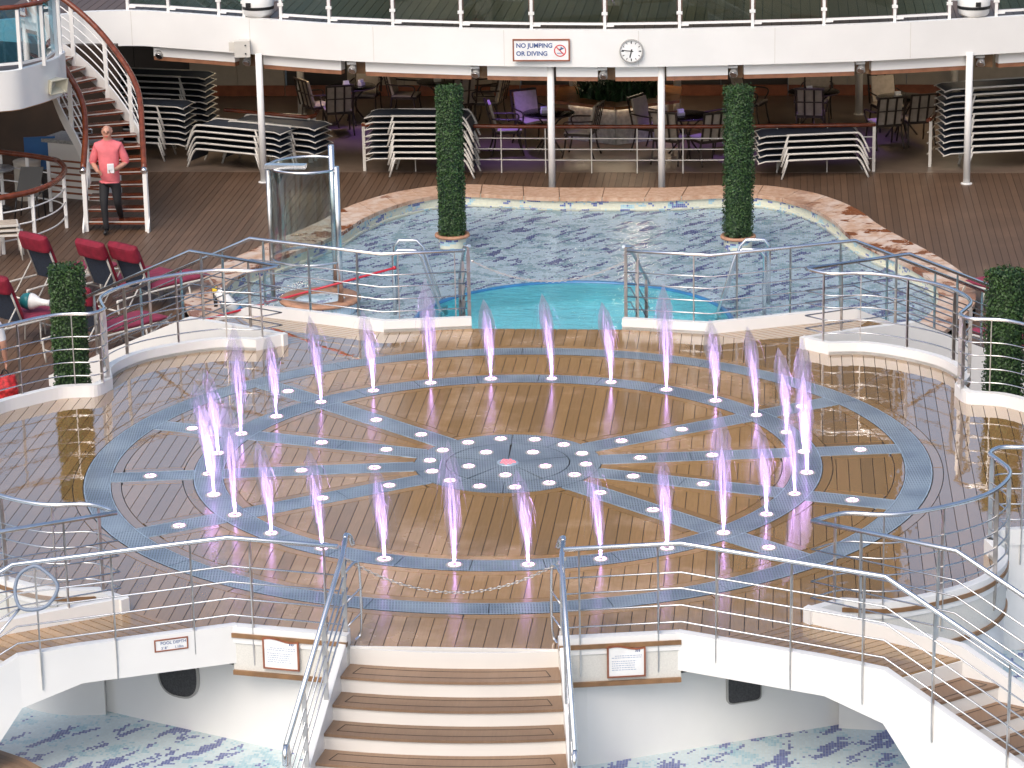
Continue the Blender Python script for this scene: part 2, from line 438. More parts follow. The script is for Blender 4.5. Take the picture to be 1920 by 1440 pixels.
# ================================================================== STAGE
RH, RJ0, RJ1, RO0, RO1 = 1.065, 3.24, 3.57, 4.50, 4.80
JA = [R(137.3) - k*2*math.pi/28 for k in range(28)]
SPK = sorted((JA[i] % (2*math.pi)) for i in (0, 8, 10, 12, 14, 22, 24, 26)); SW = .165
KH = .15
g0, g1, g2, h2, h1 = (1.0, 5.72), (2.15, 5.51), (4.1, 6.33), (4.8, 5.78), (3.33, 4.88)
lobe = [(v.x, v.y) for v in smooth([(3.7, 4.58, 0), (4.15, 4.6, 0), (4.6, 4.38, 0), (5.02, 4.02, 0), (5.24, 3.62, 0), (5.31, 3.26, 0), (5.24, 2.95, 0)], 5)]
bay = [(v.x, v.y) for v in smooth([(5.2, 2.81, 0), (5.32, 2.48, 0), (5.55, 2.42, 0), (5.78, 2.34, 0), (6.1, 2.02, 0), (6.35, 1.69, 0), (6.58, 1.0, 0), (6.66, 0, 0)], 5)]
DS = Vector((.87, .47)).normalized(); TR, RS = .37, 1.2/7

def mir(pts, sx, sy): return [(p[0]*sx, p[1]*sy) + tuple(p[2:]) for p in pts]
halfU = [(6.66, 0)] + bay[::-1][1:] + lobe[::-1] + [h1, g1, g0]
upper = halfU + mir(halfU, -1, 1)[::-1]
full = upper + mir(upper, 1, -1)[::-1][1:-1]
# shallow dome of the stage towards the hub
stage = obj('stage_floor', MB().prism(full, -.30, -.012), 'caulk'); tag(stage, 'raised lobed teak stage floor with dark caulked seams', 'stage floor', kind='structure')

def planks_of(poly, ang, width, gap):
    c, s = math.cos(ang), math.sin(ang)       # strips run along direction (c,s); normal (-s,c)
    ds = [-s*x+c*y for x, y in poly]; k0 = math.floor(min(ds)/width); k1 = math.ceil(max(ds)/width); out = []
    for k in range(k0, k1):
        q = clip(clip(poly, s, -c, -(k*width+gap/2)), -s, c, (k+1)*width-gap/2)
        q = dedupe(q)
        if len(q) >= 3 and area(q) > .0015: out.append(q)
    return out
def arc(r, a0, a1, n): return [(r*math.cos(a0+(a1-a0)*i/n), r*math.sin(a0+(a1-a0)*i/n)) for i in range(n+1)]
def sector(r0, r1, a0, a1, wd, m=0.):    # sector between two spokes, inset m
    q0, q1 = r0+m, r1-m; w2 = wd+m
    f = lambda r: math.asin(min(.99, w2/r))
    A0, A1 = a0+f(q0), a1-f(q0); B0, B1 = a0+f(q1), a1-f(q1)
    if B1 <= B0: return None
    if A1 <= A0:
        am = (a0+a1)/2; half = (a1-a0)/2; rr = w2/math.sin(half); A0 = A1 = am; inner = [(rr*math.cos(am), rr*math.sin(am))]
    else: inner = arc(q0, A1, A0, max(3, int((A1-A0)*r0/.15)))
    return arc(q1, B0, B1, max(4, int((B1-B0)*r1/.12))) + inner
PW, GAP, MG = .138, .0075, .105
pl = []; margins = []
def ring_piece(r0, r1, a0, a1): return arc(r1, a0, a1, max(3, int((a1-a0)*r1/.12))) + arc(r0, a1, a0, max(3, int((a1-a0)*r0/.12)))
for i in range(8):
    a0, a1 = SPK[i], SPK[(i+1) % 8]
    if a1 < a0: a1 += 2*math.pi
    for r0, r1 in ((RH+.01, RJ0-.01), (RJ1+.01, RO0-.01)):
        q = sector(r0, r1, a0, a1, SW+.01, MG+.01)
        if q: pl += planks_of(q, math.pi/2, PW, GAP)
        f = lambda r, w: math.asin(min(.99, w/r))
        ow = SW+.01
        for rr0, rr1 in ((r0, r0+MG), (r1-MG, r1)):
            b0, b1 = a0+f(rr0, ow), a1-f(rr0, ow)
            if b1-b0 > .06: margins.append(ring_piece(rr0, rr1, b0, b1))
        for aa, sg in ((a0, 1), (a1, -1)):
            ca, sa = math.cos(aa), math.sin(aa); half = (a1-a0)/2
            rs = max(r0+MG+.008, (ow+MG)/math.tan(half) + .02) if half < 1.2 else r0+MG+.008
            loc = [(rs, ow), (r1-MG-.03, ow), (r1-MG-.03, ow+MG), (rs, ow+MG)]
            margins.append([(x*ca-sg*y*sa, x*sa+sg*y*ca) for x, y in loc])
RB = RO1+.012
for sg in (1, -1):
    hp = mir(upper, 1, sg); poly = hp + arc(RB+MG+.01, math.pi*sg, 0, 72)
    pl += planks_of(dedupe(poly), math.pi/2, PW, GAP)
for k in range(12):
    a = k*math.pi/6; margins.append(ring_piece(RB, RB+MG, a+.0015, a+math.pi/6-.0015))
for i in range(8):
    a0, a1 = SPK[i], SPK[(i+1) % 8] + (2*math.pi if SPK[(i+1) % 8] < SPK[i] else 0)
    if a1-a0 < 1: obj('margin_plank', MB().prism(sector(RH+.01, 1.62, a0, a1, SW+.002, .0), -.012, -.005, bottom=False), 'wet_deck', stage)
pl.sort(key=area, reverse=True)
def plank_objs(polys, nmax, z1, th, mat, parent, nm):
    for q in polys[:nmax]: obj(nm, MB().prism(q, z1-th, z1, bottom=False), mat, parent)
    if polys[nmax:]:
        mb = MB()
        for q in polys[nmax:]: mb.prism(q, z1-th, z1, bottom=False)
        o = obj(nm+'_offcuts', mb, mat, parent); o['kind'] = 'stuff'
plank_objs(pl, 300, 0, .011, 'wet_deck', stage, 'plank')
for q in margins: obj('margin_plank', MB().prism(q, -.011, 0, bottom=False), 'wet_deck', stage)

# drain gratings
def grate(polys, frame=.014):
    mb = MB()
    for q in polys: mb.prism(q, -.011, .002, bottom=False)
    return mb
for nm, r0, r1, n, lab in (('drain_ring', RO0, RO1, 24, 'wide outer ring of blue grey slotted drain gratings in stage floor'), ('drain_ring', RJ0, RJ1, 28, 'inner ring of blue grey gratings that carries the water jets')):
    t = thing(nm, lab, 'drain')
    for k in range(n):
        a0 = k*2*math.pi/n + (JA[0] if n == 28 else 0)+ .05; a1 = a0 + 2*math.pi/n
        obj('grating', MB().prism(ring_piece(r0+.016, r1-.016, a0+.004/r0, a1-.004/r0), -.011, .002, bottom=False), 'grating', t)
    for q0, q1 in ((r0, r0+.014), (r1-.014, r1)):
        mb = MB(); A = arc(q0, 0, 2*math.pi, 120)[:-1]; B = arc(q1, 0, 2*math.pi, 120)[:-1]
        mb.strip([(x, y, .003) for x, y in B], [(x, y, .003) for x, y in A], closed=True, smooth=False)
        obj('edge_strip', mb, 'grating_edge', t)
for i, a in enumerate(SPK):
    ca, sa = math.cos(a), math.sin(a)
    t = thing('drain_spoke', 'straight blue grey grating spoke running from hub to outer drain ring', 'drain', (2*ca, 2*sa, 0), 'grating spokes of the fountain floor')
    for r0, r1 in ((1.03, 2.1), (2.106, RJ0+.004), (RJ1-.004, RO0+.004)):
        obj('grating', MB().prism([(x*ca-y*sa, x*sa+y*ca) for x, y in ((r0, -SW+.012), (r1, -SW+.012), (r1, SW-.012), (r0, SW-.012))], -.011, .0012, bottom=False), 'grating', t)
    for y0 in (-SW, SW-.01):
        for r0, r1 in ((1.075, RJ0-.002), (RJ1+.002, RO0-.002)):
            obj('edge_strip', MB().prism([(x*ca-y*sa, x*sa+y*ca) for x, y in ((r0, y0), (r1, y0), (r1, y0+.01), (r0, y0+.01))], -.011, .003, bottom=False), 'grating_edge', t)
hub = thing('drain_hub', 'round grating hub with five wedges at centre of fountain floor', 'drain')
for k in range(5):
    a0 = R(20)+k*2*math.pi/5; obj('grating', MB().prism(ring_piece(.12, .70, a0+.02, a0+2*math.pi/5-.02), -.011, .006, bottom=False), 'grating', hub)
for k in range(10):
    a0 = R(20)+k*2*math.pi/10; obj('grating', MB().prism(ring_piece(.715, RH, a0+.004, a0+2*math.pi/10-.004), -.011, .006, bottom=False), 'grating', hub)

# white kerbs, walls, bridge stairs (four alike corners)
def vband(path, z0, z1, t, mb=None, sm=False):       # vertical slab along a 2D path, thickness t to its left
    mb = mb or MB(); a = path; b2 = offset2(path, t); n = len(a)
    z0 = z0 if isinstance(z0, list) else [z0]*n; z1 = z1 if isinstance(z1, list) else [z1]*n
    A0 = [(p[0], p[1], z) for p, z in zip(a, z0)]; A1 = [(p[0], p[1], z) for p, z in zip(a, z1)]
    B0 = [(p[0], p[1], z) for p, z in zip(b2, z0)]; B1 = [(p[0], p[1], z) for p, z in zip(b2, z1)]
    mb.strip(A0, A1, smooth=sm); mb.strip(B1, B0, smooth=sm); mb.strip(A1, B1, smooth=False); mb.strip(B0, A0, smooth=False)
    mb.add([A0[0], B0[0], B1[0], A1[0]], [(0, 1, 2, 3)]); mb.add([A0[-1], B0[-1], B1[-1], A1[-1]], [(3, 2, 1, 0)])
    return mb
def P2(s, base): return (base[0]+DS.x*s, base[1]+DS.y*s)
for sx in (1, -1):
    for sy in (1, -1):
        side = 'right' if sx > 0 else 'left'; far = 'pool' if sy > 0 else 'front stair'
        sg = sx*sy                          # orientation flips under a single mirror
        def T(path): return mir(path, sx, sy)
        where = {(1, 1): 'on the pool side away from the shower', (-1, 1): 'on the pool side next to the shower', (1, -1): 'near the rectangular speaker grille', (-1, -1): 'near the oval speaker grille'}[(sx, sy)]
        # gate kerb with its wall
        base = T([((g0[0]+g1[0])/2, (g0[1]+g1[1])/2)])[0]
        t = thing('stage_wall', 'straight white kerb and panelled gate wall ' + where, 'wall', (base[0], base[1], -1.2))
        path = T([g0, g1]); d = .10*sg
        obj('kerb', vband(path, -.02, KH, d), 'white_paint', t)
        pb2 = offset2(path, .09*sg); lead = offset2(path, .06*sg)
        obj('trim', vband(lead, .04, .085, .045*sg+.012*sg), 'teak_trim', t)
        obj('panel', vband(path, -.30, .04, .088*sg), 'cream_panel', t)
        obj('trim', vband(lead, -.345, -.30, .045*sg+.012*sg), 'teak_trim', t)
        lw = T([(1.0, 5.66), (1.25, 5.62), (2.3, 5.14), (3.0, 4.82), (3.9, 4.40)])
        obj('wall', vband(lw, -1.22, -.345, .07*sg), 'white_paint', t)
        # lobe kerb with its wall
        mid = T([lobe[len(lobe)//2]])[0]
        t = thing('stage_wall', 'curved white lobe kerb wall ' + where, 'wall', (mid[0], mid[1], -1.2))
        path = T([h1] + lobe); lob = T(lobe)
        obj('kerb', vband(path, -.02, KH, .10*sg), 'white_paint', t)
        obj('trim', vband(offset2(lob, .05*sg), .04, .085, .062*sg, sm=True), 'teak_trim', t)
        obj('panel', vband(lob, -.36, .04, .09*sg, sm=True), 'cream_panel', t)
        obj('trim', vband(offset2(lob, .05*sg), -.405, -.36, .062*sg, sm=True), 'teak_trim', t)
        obj('wall', vband(lob, -1.22, -.405, .085*sg, sm=True), 'white_paint', t)
        # bridge and stairs
        cx = T([((g2[0]+h2[0])/2, (g2[1]+h2[1])/2)])[0]
        t = thing('bridge_stairs', 'diagonal white bridge stair ' + where, 'stairs', (cx[0], cx[1], -1.2))
        slab = T([g1, g2, h2, h1]); obj('landing', MB().prism(slab, -.22, -.012), 'caulk', t)
        lpoly = T([lerp(g1, h1, .0), lerp(g2, h2, .0), h2, h1])
        e = Vector(T([h2])[0])-Vector(T([g2])[0])
        for q in planks_of(lpoly, math.atan2(e.y, e.x), .10, .010): obj('plank', MB().prism(q, -.011, .001, bottom=False), 'wet_deck', t)
        for k in range(7):
            z = -RS*(k+1); s0 = TR*k; s1 = TR*(k+1)
            a, b2 = P2(s0, g2), P2(s0, h2); c, dd = P2(s1, g2), P2(s1, h2)
            q = T([a, b2, dd, c])
            obj('riser', MB().prism(T([P2(s0, g2), P2(s0, h2), P2(s0+.02, h2), P2(s0+.02, g2)]), z-.02, z+RS-.014), 'warm_white', t)
            if k < 6:
                tr_ = obj('tread', MB().prism(T([P2(s0+.02, g2), P2(s0+.02, h2), P2(s1+.03, h2), P2(s1+.03, g2)]), z-.03, z), 'tread_deck', t)
                u = [P2(s0+.08, lerp(g2, h2, .08)), P2(s0+.08, lerp(g2, h2, .92)), P2(s1-.04, lerp(g2, h2, .92)), P2(s1-.04, lerp(g2, h2, .08))]
                mb = MB(); cq = T(u)
                for i in range(4): mb.bar((*cq[i-1], z+.0005), (*cq[i], z+.0005), .009, .003)
                obj('seam', mb, 'caulk', tr_)
        # stringers
        ex = 2.55
        po = [g1, lerp(g1, g2, .35), lerp(g1, g2, .72), g2, P2(.35, g2), P2(.75, g2), P2(ex, g2)]
        zt = [KH+.004, KH+.004, KH+.004, KH-.02] + [KH-.02-RS/TR*q for q in (.35, .75, ex)]
        zb = [-.23, -.23, -.23, -.40, -.85, -1.2, -1.2] if sy < 0 else [-.23, -.23, -.25, -.5, -.9, -1.2, -1.2]
        obj('stringer', vband(T(po), zb, zt, .09*sg), 'white_paint', t)
        pi = [h1, lerp(h1, h2, .5), h2, P2(.35, h2), P2(.75, h2), P2(ex, h2)]
        zt = [KH+.004, KH+.004, KH-.02] + [KH-.02-RS/TR*q for q in (.35, .75, ex)]
        obj('stringer', vband(T(pi), [-.23, -.24, -.5, -.9, -1.2, -1.2], zt, -.09*sg), 'white_paint', t)
for sx in (1, -1):
    t = thing('stage_wall', 'white curved side kerb of stage ' + ('beside the red cushioned loungers and teal toy' if sx < 0 else 'opposite the loungers with the teal toy'), 'wall', (6.7*sx, 0, -1.2))
    hb = mir(bay, sx, 1); path = hb + mir(bay, sx, -1)[::-1][1:]
    obj('kerb', vband(path, -.02, KH, .10*sx), 'white_paint', t); obj('wall', vband(path, -1.22, -.02, .085*sx), 'white_paint', t)
    # small notch kerb between lobe and bay
    for sy in (1, -1):
        a = mir([lobe[-1], bay[0]], sx, sy); obj('kerb', vband(a, -1.2, KH, .1*sx*sy), 'white_paint', t)

# centre front stairs
t = thing('front_stairs', 'wide white front stairs with four visible teak treads', 'stairs', (0, -6.8, -1.2))
FT, FR = .31, .165
def wx(y): return 1.01 + max(0, -5.72-y)*.13
for k in range(7):
    y0 = -5.72-FT*k; y1 = y0-FT; z = -FR*(k+1)
    def cur(x, y): return (x, y-.10*(1-(x/1.1)**2))
    xs = [-1+.2*i for i in range(11)]
    fr = [cur(u*wx(y0), y0) for u in xs]; bk = [cur(u*wx(y0), y0+.03) for u in xs]
    obj('riser', MB().prism(fr+bk[::-1], z-.02, z+FR-(.004 if k == 0 else .022)), 'warm_white', t)
    if k < 6:
        A = [cur(u*wx(y0), y0) for u in xs]; B = [cur(u*wx(y1), y1-.02) for u in xs]
        tt = obj('tread', MB().prism(A+B[::-1], z-.028, z), 'tread_deck', t)
        mb = MB(); lp = [cur(u*.88*wx(y0), y0-.08) for u in xs] + [cur(u*.90*wx(y1), y1+.075) for u in xs[::-1]]
        for i in range(len(lp)): mb.bar((*lp[i-1], z+.0005), (*lp[i], z+.0005), .008, .003)
        obj('seam', mb, 'caulk', tt)
for s in (1, -1):
    ys = [-5.62, -5.74, -8.0]; path = [(s*wx(y), y) for y in ys]
    obj('stringer', vband(path, [-1.2]*3, [.16, .12, .12-FR/FT*2.26], .07*(1 if s < 0 else -1)*-1), 'white_paint', t)
obj('margin_plank', MB().prism([(-1, -5.73), (1, -5.73), (1, -5.715), (-1, -5.715)], -.03, .012), 'warm_white', t)

# ================================================================== lower front mosaic floor, wooden pool edge
fl = obj('mosaic_floor', MB().prism([(-12, -11), (12, -11), (12, -2.5), (-12, -2.5)], -1.3, -1.2), 'mosaic_floor'); tag(fl, 'blue and white mosaic floor of the drained front pools', 'floor', kind='structure')
edge = thing('pool_edge', 'curved teak pool edge of narrow strips below the bridge leg', 'edge', at(20, 1435, -1.0))
ep = [at(-60, 1395, -1.0), at(0, 1405, -1.0), at(50, 1422, -1.0), at(120, 1460, -1.0), at(170, 1500, -1.0)]
for k in range(4):
    a = [(p.x-.02, p.y-.075*k) for p in ep]; obj('plank', vband(a, -1.2, -1.0-.002*k, -.07), 'tread_deck', edge)

# speaker grilles in the stage wall under the bridges
def wallpt(u, z, sx, off): # along lower front wall from (1.25,-5.62) to (3.9,-4.40)
    a, b2 = Vector((1.25*sx, -5.62)), Vector((3.9*sx, -4.40)); d = (b2-a).normalized(); nrm = Vector((d.y, -d.x))*(1 if sx > 0 else -1)
    if nrm.y > 0: nrm = -nrm
    q = a+d*u+nrm*off; return Vector((q.x, q.y, z)), d, nrm
for sx, u0, wdt, hgt, zc, rr, lab in ((-1, 1.72, .50, .52, -.60, .2, 'oval dark mesh speaker grille on white stage wall under the bridge'), (1, 1.62, .37, .34, -.62, .03, 'rectangular dark mesh speaker grille on white stage wall under the bridge')):
    c, d, nrm = wallpt(u0, zc, sx, .075)
    t = thing('speaker_grille', lab, 'speaker', tuple(c))
    def outl(k, off):
        pts = []
        for i in range(32):
            th = 2*math.pi*i/32; e = 2.6 if sx < 0 else 7
            x = math.copysign(abs(math.cos(th))**(2/e), math.cos(th))*wdt/2*k; z = math.copysign(abs(math.sin(th))**(2/e), math.sin(th))*hgt/2*k
            q = c + Vector((d.x, d.y, 0))*x + Vector((nrm.x, nrm.y, 0))*off; pts.append((q.x, q.y, zc+z))
        return pts
    mb = MB(); A = outl(1, 0); B = outl(1, .035); C = outl(.93, .035); mb.strip(A, B, closed=True); mb.strip(B, C, closed=True); obj('rim', mb, 'cap_grey', t)
    obj('mesh', MB().add(outl(.93, .03), [tuple(range(32))]), 'black_mesh', t)

# ================================================================== MAIN DECK, POOL
ZD = -1.2
co = [(0, 18.6), (1.1, 18.62), (2.5, 18.85), (3.4, 18.45), (3.95, 17.8), (4.38, 16.95), (4.65, 16.0), (4.97, 15.15), (5.42, 14.1), (5.83, 12.9), (6.0, 11.95), (5.98, 11.1), (5.85, 10.5), (5.6, 9.8), (5.3, 9.0), (5.0, 8.0)]
ci = [(0, 17.85), (1.02, 17.87), (2.45, 18.15), (3.12, 17.8), (3.62, 17.1), (3.98, 16.2), (4.2, 15.25), (4.58, 14.3), (4.98, 13.5), (5.33, 12.6), (5.48, 11.9), (5.45, 11.0), (5.32, 10.4), (5.08, 9.7), (4.8, 9.0), (4.4, 8.0)]
coS = [(v.x, v.y) for v in smooth([(a, b2, 0) for a, b2 in co], 4)]; ciS = [(v.x, v.y) for v in smooth([(a, b2, 0) for a, b2 in ci], 4)]
bottom_z = -1.3
deckpolyR = [(0, 20.72)] + coS + [(5.0, 5.0), (10.5, 5.0), (10.5, 20.72)]
deckpolyL = [(0, 20.72)] + mir(coS, -1, 1) + [(-5.0, 5.0), (-13.5, 5.0), (-13.5, 20.72)]
deck = obj('main_deck', MB().prism(deckpolyR, -1.4, ZD-.008).prism(deckpolyL, -1.4, ZD-.008), 'caulk'); tag(deck, 'brown teak main deck around the pool', 'deck', kind='structure')
dp = planks_of(deckpolyR, math.pi/2, .118, .009) + planks_of(deckpolyL, math.pi/2, .118, .009); dp.sort(key=area, reverse=True)
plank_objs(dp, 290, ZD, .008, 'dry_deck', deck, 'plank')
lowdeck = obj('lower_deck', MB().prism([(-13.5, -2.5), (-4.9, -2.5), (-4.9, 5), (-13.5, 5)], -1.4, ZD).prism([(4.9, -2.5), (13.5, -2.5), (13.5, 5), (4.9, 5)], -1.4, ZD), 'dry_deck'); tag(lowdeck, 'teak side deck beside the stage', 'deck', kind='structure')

# coping stones
b = NB('coping'); p = b.pos(); st = b.noise(b.vmath('MULTIPLY', p, (1, 1, 1)), 1.1, 5, .65); fine = b.noise(p, 9, 4, .6)
sep = b.n('SeparateXYZ'); b.l(p, sep.inputs[0])
sidex = b.ramp(b.math('ABSOLUTE', sep.outputs[0]), 2.8, 4.2)
wetm = b.math('MULTIPLY', b.ramp(st, .53, .56), sidex)
c = b.mix(b.ramp(fine, .3, .7), c4((.44, .25, .15)), c4((.58, .40, .28))); c = b.mix(b.math('MULTIPLY', sidex, b.ramp(b.noise(b.vmath('MULTIPLY', p, (1, 1, 1)), 3, 5, .7), .42, .6)), c, c4((.62, .50, .41)))
c = b.mix(wetm, c, c4((.24, .085, .035))); pb = b.pbr(c, b.math('MULTIPLY_ADD', wetm, -.25, .5)); b.l(b.bump(fine, .3, .01), pb.inputs['Normal']); b.fin(pb)
cop = thing('pool_coping', 'tan stone coping edging the lobed mosaic pool, with wet brown patches at sides', 'coping', (0, 18, -1.2))
ncs = len(coS)
for sx in (1, -1):
    k = 0
    while k < ncs-1:
        L = 0; j = k
        while j < ncs-1 and L < .56:
            L += math.dist(coS[j], coS[j+1]); j += 1
        O = mir(coS[k:j+1], sx, 1); I = mir(ciS[k:j+1], sx, 1)
        O[0] = lerp(O[0], O[1], .025); I[0] = lerp(I[0], I[1], .025); O[-1] = lerp(O[-1], O[-2], .025); I[-1] = lerp(I[-1], I[-2], .025)
        # overhang lip, rounded edge
        Im = [lerp(i, o, -.06) for i, o in zip(I, O)]
        obj('stone', MB().prism(O+Im[::-1], -1.065, -1.0), 'coping', cop); k = j
# pool walls (mosaic, with UV), floor, water
pool = thing('pool_basin', 'shallow pool basin lined with cream and blue mosaic', 'pool', (0, 12, -1.3))
path = mir(ciS, -1, 1)[::-1] + ciS[1:]
s_ = [0]
for i in range(1, len(path)): s_.append(s_[-1]+math.dist(path[i-1], path[i]))
mb = MB(); mb.strip([(x, y, -1.20) for x, y in path], [(x, y, -1.0) for x, y in path], uvs=([(u, .0) for u in s_], [(u, .2) for u in s_])); obj('wall', mb, 'mosaic_wall', pool)
ledge = [(x*.985, y-.03) for x, y in path]
mb = MB(); mb.strip([(x, y, -1.20) for x, y in ledge], [(x, y, -1.20) for x, y in path], smooth=False, uvs=([(u, .30) for u in s_], [(u, .38) for u in s_]))
mb.strip([(x, y, -1.32) for x, y in ledge], [(x, y, -1.20) for x, y in ledge], uvs=([(u, .5) for u in s_], [(u, .62) for u in s_])); obj('ledge', mb, 'mosaic_wall', pool)
PC, PR = (0, 10.35), 2.35
def half_poly(sx, rad):
    a = [(0, 17.82)] + [(x*.985*sx, y-.03) for x, y in ciS[1:]] + [(4.4*sx, 5.2), (0, 5.2)]
    return a + [(PC[0]+sx*rad*math.sin(th), PC[1]-rad*math.cos(th)) for th in [math.pi*i/40 for i in range(41)]]
mb = MB()
for sx in (1, -1): mb.prism(half_poly(sx, PR), -1.36, bottom_z, bottom=False)
obj('floor', mb, 'mosaic_pool', pool)
mb = MB()
for sx in (1, -1):
    hp_ = half_poly(sx, PR+.05)
    hp_ = hp_[::-1] if sx > 0 else hp_
    mb.add([(x, y, -1.225) for x, y in hp_], [tuple(range(len(hp_)))])
sw = obj('pool_water', mb, 'water_shallow'); tag(sw, 'thin rippled water over the mosaic floor', 'water', kind='structure')
dpool = thing('plunge_pool', 'round turquoise plunge pool with raised blue rim', 'pool', (0, 10.35, -2.3))
obj('rim', MB().lathe([(PR-.02, -1.2), (PR-.02, -1.165), (PR+.02, -1.15), (PR+.06, -1.165), (PR+.06, -1.32)], 72, (PC[0], PC[1], 0)), 'rim_blue', dpool)
obj('wall', MB().lathe([(PR-.02, -2.3), (PR-.02, -1.19)], 72, (PC[0], PC[1], 0)), 'pool_turq', dpool)
obj('floor', MB().prism([(PC[0]+PR*math.cos(2*math.pi*i/72), PC[1]+PR*math.sin(2*math.pi*i/72)) for i in range(72)], -2.34, -2.25), 'pool_turq', dpool)
dw = obj('plunge_water', MB().add([(PC[0]+(PR-.02)*math.cos(2*math.pi*i/72), PC[1]+(PR-.02)*math.sin(2*math.pi*i/72), -1.185) for i in range(72)], [tuple(range(72))]), 'water_deep'); tag(dw, 'turquoise rippling water in the round plunge pool', 'water', kind='structure')

# ================================================================== UPPER DECK, FASCIA, CAFE SHELL
ZU, ZF = 1.72, 1.10
fpx = [(137, 92), (172, 88), (256, 86), (320, 90), (477, 102), (640, 114), (853, 122), (1000, 125), (1136, 126), (1240, 125), (1413, 121), (1600, 115.5), (1760, 107.5), (1920, 98)]
fpl = [at(x, y, ZF) for x, y in fpx]
fpl = [Vector((-13, fpl[0].y-1.6, 0)), Vector((-11, fpl[0].y-.7, 0))] + fpl + [fpl[-1]+(fpl[-1]-fpl[-2])*1.5, fpl[-1]+(fpl[-1]-fpl[-2])*4]
fas = [(v.x, v.y) for v in smooth([(p.x, p.y, 0) for p in fpl], 5)]
def fy(x):
    for a, b2 in zip(fas, fas[1:]):
        if a[0] <= x <= b2[0]: return a[1]+(b2[1]-a[1])*(x-a[0])/(b2[0]-a[0])
    return fas[0][1] if x < fas[0][0] else fas[-1][1]
t = thing('deck_fascia', 'broad curved white fascia edge of the upper deck', 'fascia', (0, fy(0), 1.1))
obj('face', vband(fas, ZF, ZU+.03, .12, sm=True), 'white_paint', t)
for k in range(-4, 5):
    x = k*2.35+.6; obj('weld_seam', MB().box((x, fy(x)-.0005, (ZF+ZU)/2+.015), (.008, .005, ZU-ZF)), 'frame_white', t)
tile = [(x, y+.02) for x, y in fas]
ud = obj('upper_deck', MB().prism([(x, y+.1) for x, y in fas] + [(16, 44), (-14, 44)], ZU-.25, ZU-.012), 'caulk'); tag(ud, 'upper deck floor behind the glass balustrade', 'deck', kind='structure')
for k in range(-66, 58):
    x = k*.17; obj('plank', MB().prism([(x+.006, fy(x)+.13), (x+.164, fy(x+.17)+.13), (x+.164, 36), (x+.006, 36)], ZU-.012, ZU, bottom=False), 'dry_deck', ud)
cl = obj('cafe_ceiling', MB().prism([(x, y+.5) for x, y in fas] + [(16, 33), (-14, 33)], ZF+.02, ZF+.15), 'ceiling'); tag(cl, 'dark timber ceiling over the cafe', 'ceiling', kind='structure')
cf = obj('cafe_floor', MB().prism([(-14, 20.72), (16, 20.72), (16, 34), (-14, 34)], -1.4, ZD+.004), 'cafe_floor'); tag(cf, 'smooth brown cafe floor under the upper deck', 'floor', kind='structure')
YB = 28.0
t = thing('back_wall', 'beige panelled cafe back wall with dark doorways', 'wall', (0, YB, -1.2))
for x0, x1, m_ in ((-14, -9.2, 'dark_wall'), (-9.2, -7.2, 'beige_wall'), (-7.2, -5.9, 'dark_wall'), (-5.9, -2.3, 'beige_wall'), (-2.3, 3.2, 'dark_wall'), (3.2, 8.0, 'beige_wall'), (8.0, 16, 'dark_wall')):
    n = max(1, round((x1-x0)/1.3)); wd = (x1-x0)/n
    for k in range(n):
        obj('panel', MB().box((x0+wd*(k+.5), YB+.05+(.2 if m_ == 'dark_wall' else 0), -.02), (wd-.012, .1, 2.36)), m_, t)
    obj('skirting', MB().box(((x0+x1)/2, YB-.02, -1.08), (x1-x0-.02, .05, .22)), 'sign_frame', t)

# white roller blind boxes and lamps under the fascia
rngs = [(287, 440, ''), (494, 640, ''), (686, 884, ''), (914, 1028, ''), (1043, 1121, ''), (1154, 1235, ''), (1250, 1365, ''), (1395, 1602, ''), (1634, 1811, ''), (1872, 1960, '')]
nm_ = ['behind the curved staircase', 'right of the cream fascia speaker', 'above the tallest slung lounger stack', 'under the diving sign', 'left of the lamp below the clock', 'right of the lamp below the clock', 'left of the right pool topiary', 'above the short lounger stack', 'left of the outer right column', 'above the eleven high lounger stack']
for (a, b2, _), lab in zip(rngs, nm_):
    xa, xb = aty(a, 122, fy(at(a, 120, ZF).x)+.2).x, aty(b2, 122, fy(at(b2, 120, ZF).x)+.2).x
    pth = [(xa+(xb-xa)*i/6, fy(xa+(xb-xa)*i/6)+.14) for i in range(7)]
    t = thing('blind_box', 'white blind box with brown lower edge ' + lab, 'blind', ((xa+xb)/2, fy((xa+xb)/2)+.2, .9))
    obj('housing', vband(pth, ZF-.20, ZF+.02, .16), 'white_paint', t); obj('bottom_slat', vband([(x, y+.01) for x, y in pth], ZF-.275, ZF-.20, .14), 'blind_slat', t)
for px, py, lab in ((265, 100, 'behind the curved staircase rail'), (447, 112, 'under the cream fascia speaker'), (660, 120, 'above the left cafe tables'), (897, 128, 'under the diving sign'), (1137, 131, 'below the clock'), (1380, 128, 'above the right pool topiary'), (1620, 122, 'above the right cafe tables'), (1850, 112, 'beside the outer right column')):
    x = at(px, 118, ZF).x; y = fy(x)+.2
    t = thing('floodlight', 'silver floodlight in a dark wooden niche ' + lab, 'lamp', (x, y, ZF))
    obj('niche', MB().box((x+.03, y+.15, ZF-.13), (.30, .06, .30)), 'teak_trim', t)
    obj('housing', MB().tube([(x-.02, y+.06, ZF-.09), (x-.045, y-.075, ZF-.19)], [.045, .08], 12), 'cap_grey', t)
    obj('lens', MB().tube([(x-.045, y-.075, ZF-.19), (x-.048, y-.085, ZF-.198)], [.062, .062], 12), 'chrome', t)
    obj('bracket', MB().box((x-.06, y-.02, ZF-.06), (.16, .1, .04), .2), 'white_paint', t)

